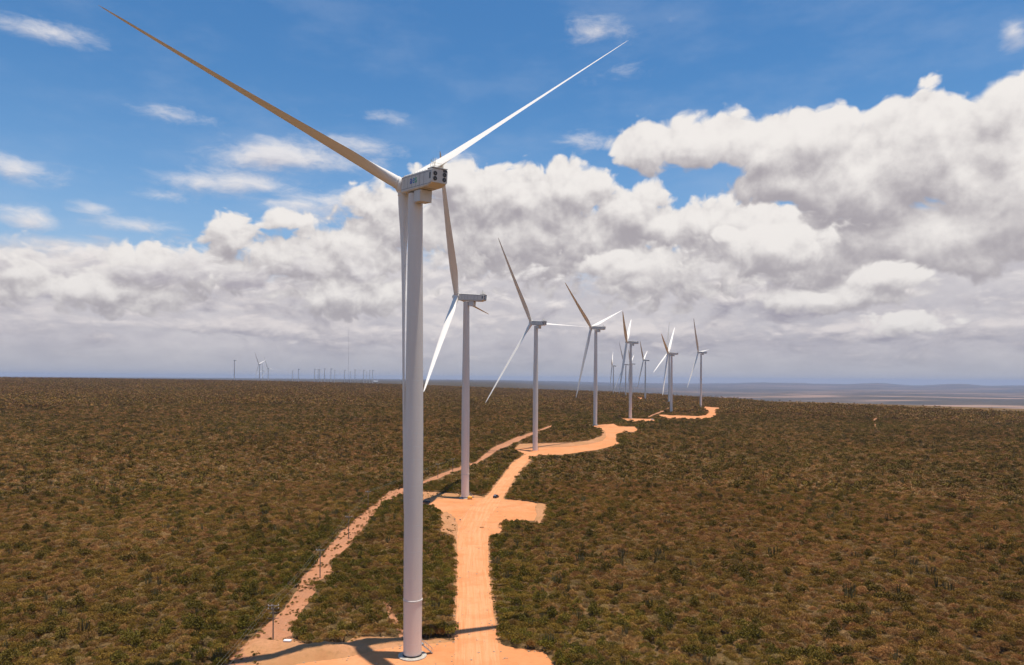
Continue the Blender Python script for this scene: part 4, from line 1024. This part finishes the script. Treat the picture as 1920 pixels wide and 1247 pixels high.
# roadside cabinet posts
for (px, py, lab) in ((852.5, 979, 'small dark marker board left of the road at the second pad'), (863, 980, 'small grey marker post beside the road at the second pad')):
    rt = empty('marker_post', up(ground_pt(px, py), .1)); tag(rt, lab, 'marker post', 'marker posts by the second pad')
    bm = bmesh.new(); bar(bm, (0, 0, -.1), (0, 0, 1.5), .05, 8); link('post', bm_mesh(bm), rt, (M_WOOD,))
    bm = bmesh.new(); box(bm, (0, -.06, 1.25), (.75, .05, .5)); link('board', bm_mesh(bm), rt, (M_STEEL,))
# little heap in the road fork
bm = bmesh.new(); bmesh.ops.create_icosphere(bm, subdivisions=3, radius=1)
for v in bm.verts:
    n_ = float(fbm(np.array([v.co.x * 2 + 5]), np.array([v.co.y * 2 + v.co.z]), 3, 2)[0]); v.co *= .7 + .7 * n_
    v.co.x *= 1.1; v.co.y *= 1.3; v.co.z *= .55
o = link('soil_heap', bm_mesh(bm), None, (M_BERM,)); o.location = up(ground_pt(904, 990), .15); tag(o, 'small brown heap of soil lying on the road at the second pad', 'heap')
# thin guyed mast on the skyline
u, w = pix_dir(654, 612); Zm = 3560.0; zb = float(hfn([pix_dir(654, 715)[0] * Zm], [Zm])[0]); zt = CAMH + w * Zm; xm = u * Zm
rt = empty('lattice_mast', (xm, Zm, zb)); tag(rt, 'very tall thin guyed mast on the skyline left of the nearest tower', 'mast')
H_ = zt - zb
bm = bmesh.new(); Wd = .55; cor = [(Wd * math.cos(t), Wd * math.sin(t)) for t in (0, 2.094, 4.189)]
for c_ in cor: bar(bm, (*c_, 0), (*c_, H_), .10, 5)
z = 0; k = 0
while z < H_ - 4:
    for i in range(3):
        a, b = cor[i], cor[(i + 1) % 3]; bar(bm, (*a, z), (*b, z + 4), .06, 4)
    z += 4
link('lattice', bm_mesh(bm), rt, (M_STEEL,))
for t in (0.3, 2.4, 4.5):
    for q in (.45, .9):
        bm = bmesh.new(); bar(bm, (0, 0, H_ * q), (math.cos(t) * H_ * .4, math.sin(t) * H_ * .4, 0), .03, 4); link('guy_wire', bm_mesh(bm), rt, (M_WIRE,))
# far white shed
u, w = pix_dir(704.5, 713.5); Zs = 9500.0; zs = float(hfn([u * Zs], [Zs])[0])
rt = empty('shed', (u * Zs, Zs, zs)); tag(rt, 'tiny pale shed far off on the blue plain left of the nearest tower', 'shed')
bm = bmesh.new(); box(bm, (0, 0, 4), (55, 24, 8)); link('wall', bm_mesh(bm), rt, (M_WHT,))
bm = bmesh.new(); vs = [bm.verts.new(p) for p in ((-29, -13, 8), (29, -13, 8), (29, 0, 12), (-29, 0, 12), (29, 13, 8), (-29, 13, 8))]
bm.faces.new((vs[0], vs[1], vs[2], vs[3])); bm.faces.new((vs[3], vs[2], vs[4], vs[5])); bm.faces.new((vs[1], vs[4], vs[2])); bm.faces.new((vs[0], vs[3], vs[5])); link('roof', bm_mesh(bm), rt, (M_WHT,))

# ------------------------------------------------------------------ haze
if HAZE:
    m = bpy.data.materials.new('haze'); m.use_nodes = True; t_ = m.node_tree; t_.nodes.clear()
    pv = t_.nodes.new('ShaderNodeVolumePrincipled'); pv.inputs['Color'].default_value = (.44, .545, .77, 1); pv.inputs['Density'].default_value = 2.8e-5; pv.inputs['Anisotropy'].default_value = 0.0
    ou = t_.nodes.new('ShaderNodeOutputMaterial'); t_.links.new(pv.outputs[0], ou.inputs['Volume'])
    bm = bmesh.new(); box(bm, (0, 0, -90), (96000, 96000, 600)); o = link('haze', bm_mesh(bm), None, (m,)); tag(o, kind='stuff')
